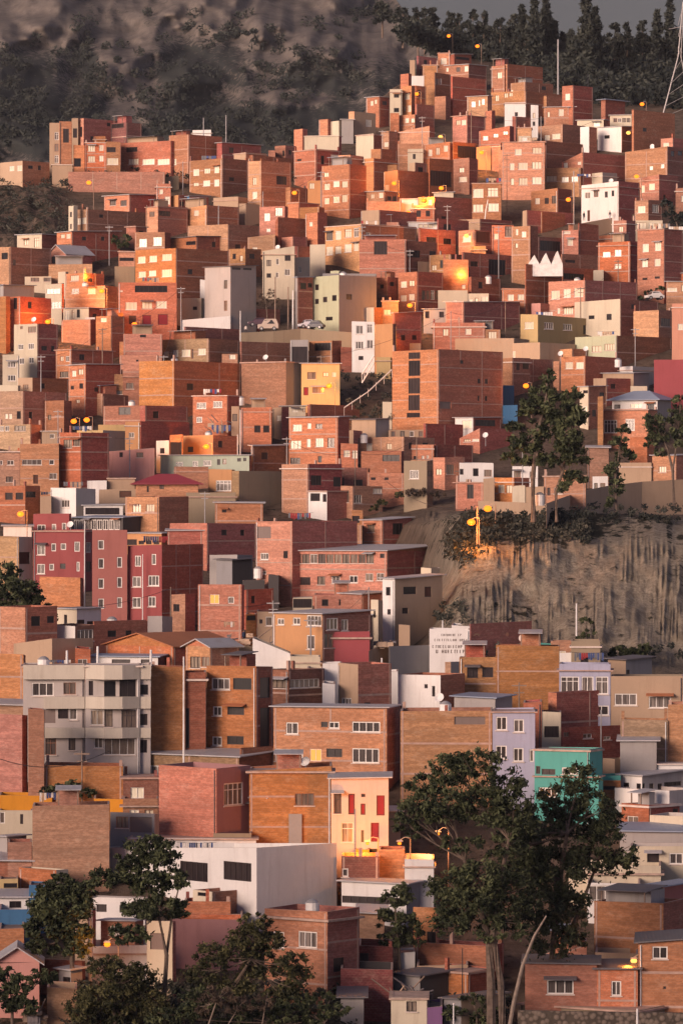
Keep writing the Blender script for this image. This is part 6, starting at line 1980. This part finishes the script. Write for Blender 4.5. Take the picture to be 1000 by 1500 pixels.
# ------------------------------------------------------------------ sky, sun, camera
w = bpy.data.worlds.new('World'); sc.world = w; w.use_nodes = True
nt = w.node_tree; bg = nt.nodes['Background']
sky = nt.nodes.new('ShaderNodeTexSky'); sky.sky_type = 'NISHITA'; sky.sun_disc = False
EL, AZ = 8.0, -138.0       # azimuth of the sun measured from +Y towards +X
sky.sun_elevation = R(EL); sky.sun_rotation = R(AZ)
sky.altitude = 3600; sky.air_density = 1.0; sky.dust_density = 1.0; sky.ozone_density = 1.0
tint = nt.nodes.new('ShaderNodeMix'); tint.data_type = 'RGBA'; tint.blend_type = 'MULTIPLY'; tint.inputs[0].default_value = 1.0
tint.inputs[7].default_value = (1.0, 0.66, 0.68, 1)
nt.links.new(sky.outputs[0], tint.inputs[6]); # a dull grey cloud bank fills the eastern sky behind the ridge
tc = nt.nodes.new('ShaderNodeTexCoord'); sx = nt.nodes.new('ShaderNodeSeparateXYZ'); nt.links.new(tc.outputs['Generated'], sx.inputs[0])
mr = nt.nodes.new('ShaderNodeMapRange'); mr.interpolation_type = 'SMOOTHSTEP'; nt.links.new(sx.outputs['Y'], mr.inputs['Value'])
for k_, v_ in (('From Min',0.55),('From Max',0.93),('To Min',0.0),('To Max',1.0)): mr.inputs[k_].default_value = v_
cn = nt.nodes.new('ShaderNodeTexNoise'); cn.inputs['Scale'].default_value = 9; cn.inputs['Detail'].default_value = 4
mp = nt.nodes.new('ShaderNodeMapping'); mp.inputs['Scale'].default_value = (1,1,5); nt.links.new(tc.outputs['Generated'], mp.inputs[0]); nt.links.new(mp.outputs[0], cn.inputs['Vector'])
cr = nt.nodes.new('ShaderNodeValToRGB'); cr.color_ramp.elements[0].color = (0.55,0.52,0.56,1); cr.color_ramp.elements[1].color = (0.9,0.85,0.87,1)
nt.links.new(cn.outputs['Fac'], cr.inputs[0])
cm = nt.nodes.new('ShaderNodeMix'); cm.data_type = 'RGBA'; nt.links.new(mr.outputs[0], cm.inputs[0]); nt.links.new(tint.outputs[2], cm.inputs[6]); nt.links.new(cr.outputs[0], cm.inputs[7])
nt.links.new(cm.outputs[2], bg.inputs['Color'])
bg.inputs['Strength'].default_value = 0.115
sd = bpy.data.lights.new('sun', 'SUN'); sd.energy = 4.6; sd.angle = R(38); sd.color = (1.0, 0.73, 0.57)
so = bpy.data.objects.new('sun', sd); link(so)
dirv = Vector((math.sin(R(AZ))*math.cos(R(EL)), math.cos(R(AZ))*math.cos(R(EL)), math.sin(R(EL))))
so.rotation_euler = dirv.to_track_quat('Z', 'Y').to_euler(); so.location = dirv*200

cd = bpy.data.cameras.new('camera'); co = bpy.data.objects.new('camera', cd); link(co)
cd.sensor_fit = 'HORIZONTAL'; cd.sensor_width = 36; cd.lens = 36*F/1000; cd.clip_start = 1; cd.clip_end = 12000
co.location = (0, 0, CZ); co.rotation_euler = (R(90), 0, 0)
sc.camera = co
sc.view_settings.view_transform = 'Standard'; sc.view_settings.look = 'None'; sc.view_settings.exposure = 0.70; sc.view_settings.gamma = 1
sc.cycles.max_bounces = 4; sc.cycles.diffuse_bounces = 2; sc.cycles.glossy_bounces = 2; sc.cycles.transparent_max_bounces = 4
sc.cycles.use_denoising = True

# thin dusk air: pale even haze round everything, lens included
hz = MB(); hz.box(-1500, -1500, -66, 1500, 2300, 420)
hm = bpy.data.materials.new('thin_air'); hm.use_nodes = True; hn = hm.node_tree; hn.nodes.remove(hn.nodes['Principled BSDF'])
pv = hn.nodes.new('ShaderNodeVolumePrincipled'); pv.inputs['Color'].default_value = (0.66,0.68,0.76,1); pv.inputs['Density'].default_value = 0.00004; pv.inputs['Anisotropy'].default_value = 0.0
hn.links.new(pv.outputs[0], hn.nodes['Material Output'].inputs['Volume'])
ho = hz.build('haze', hm); tag(ho, kind='stuff')
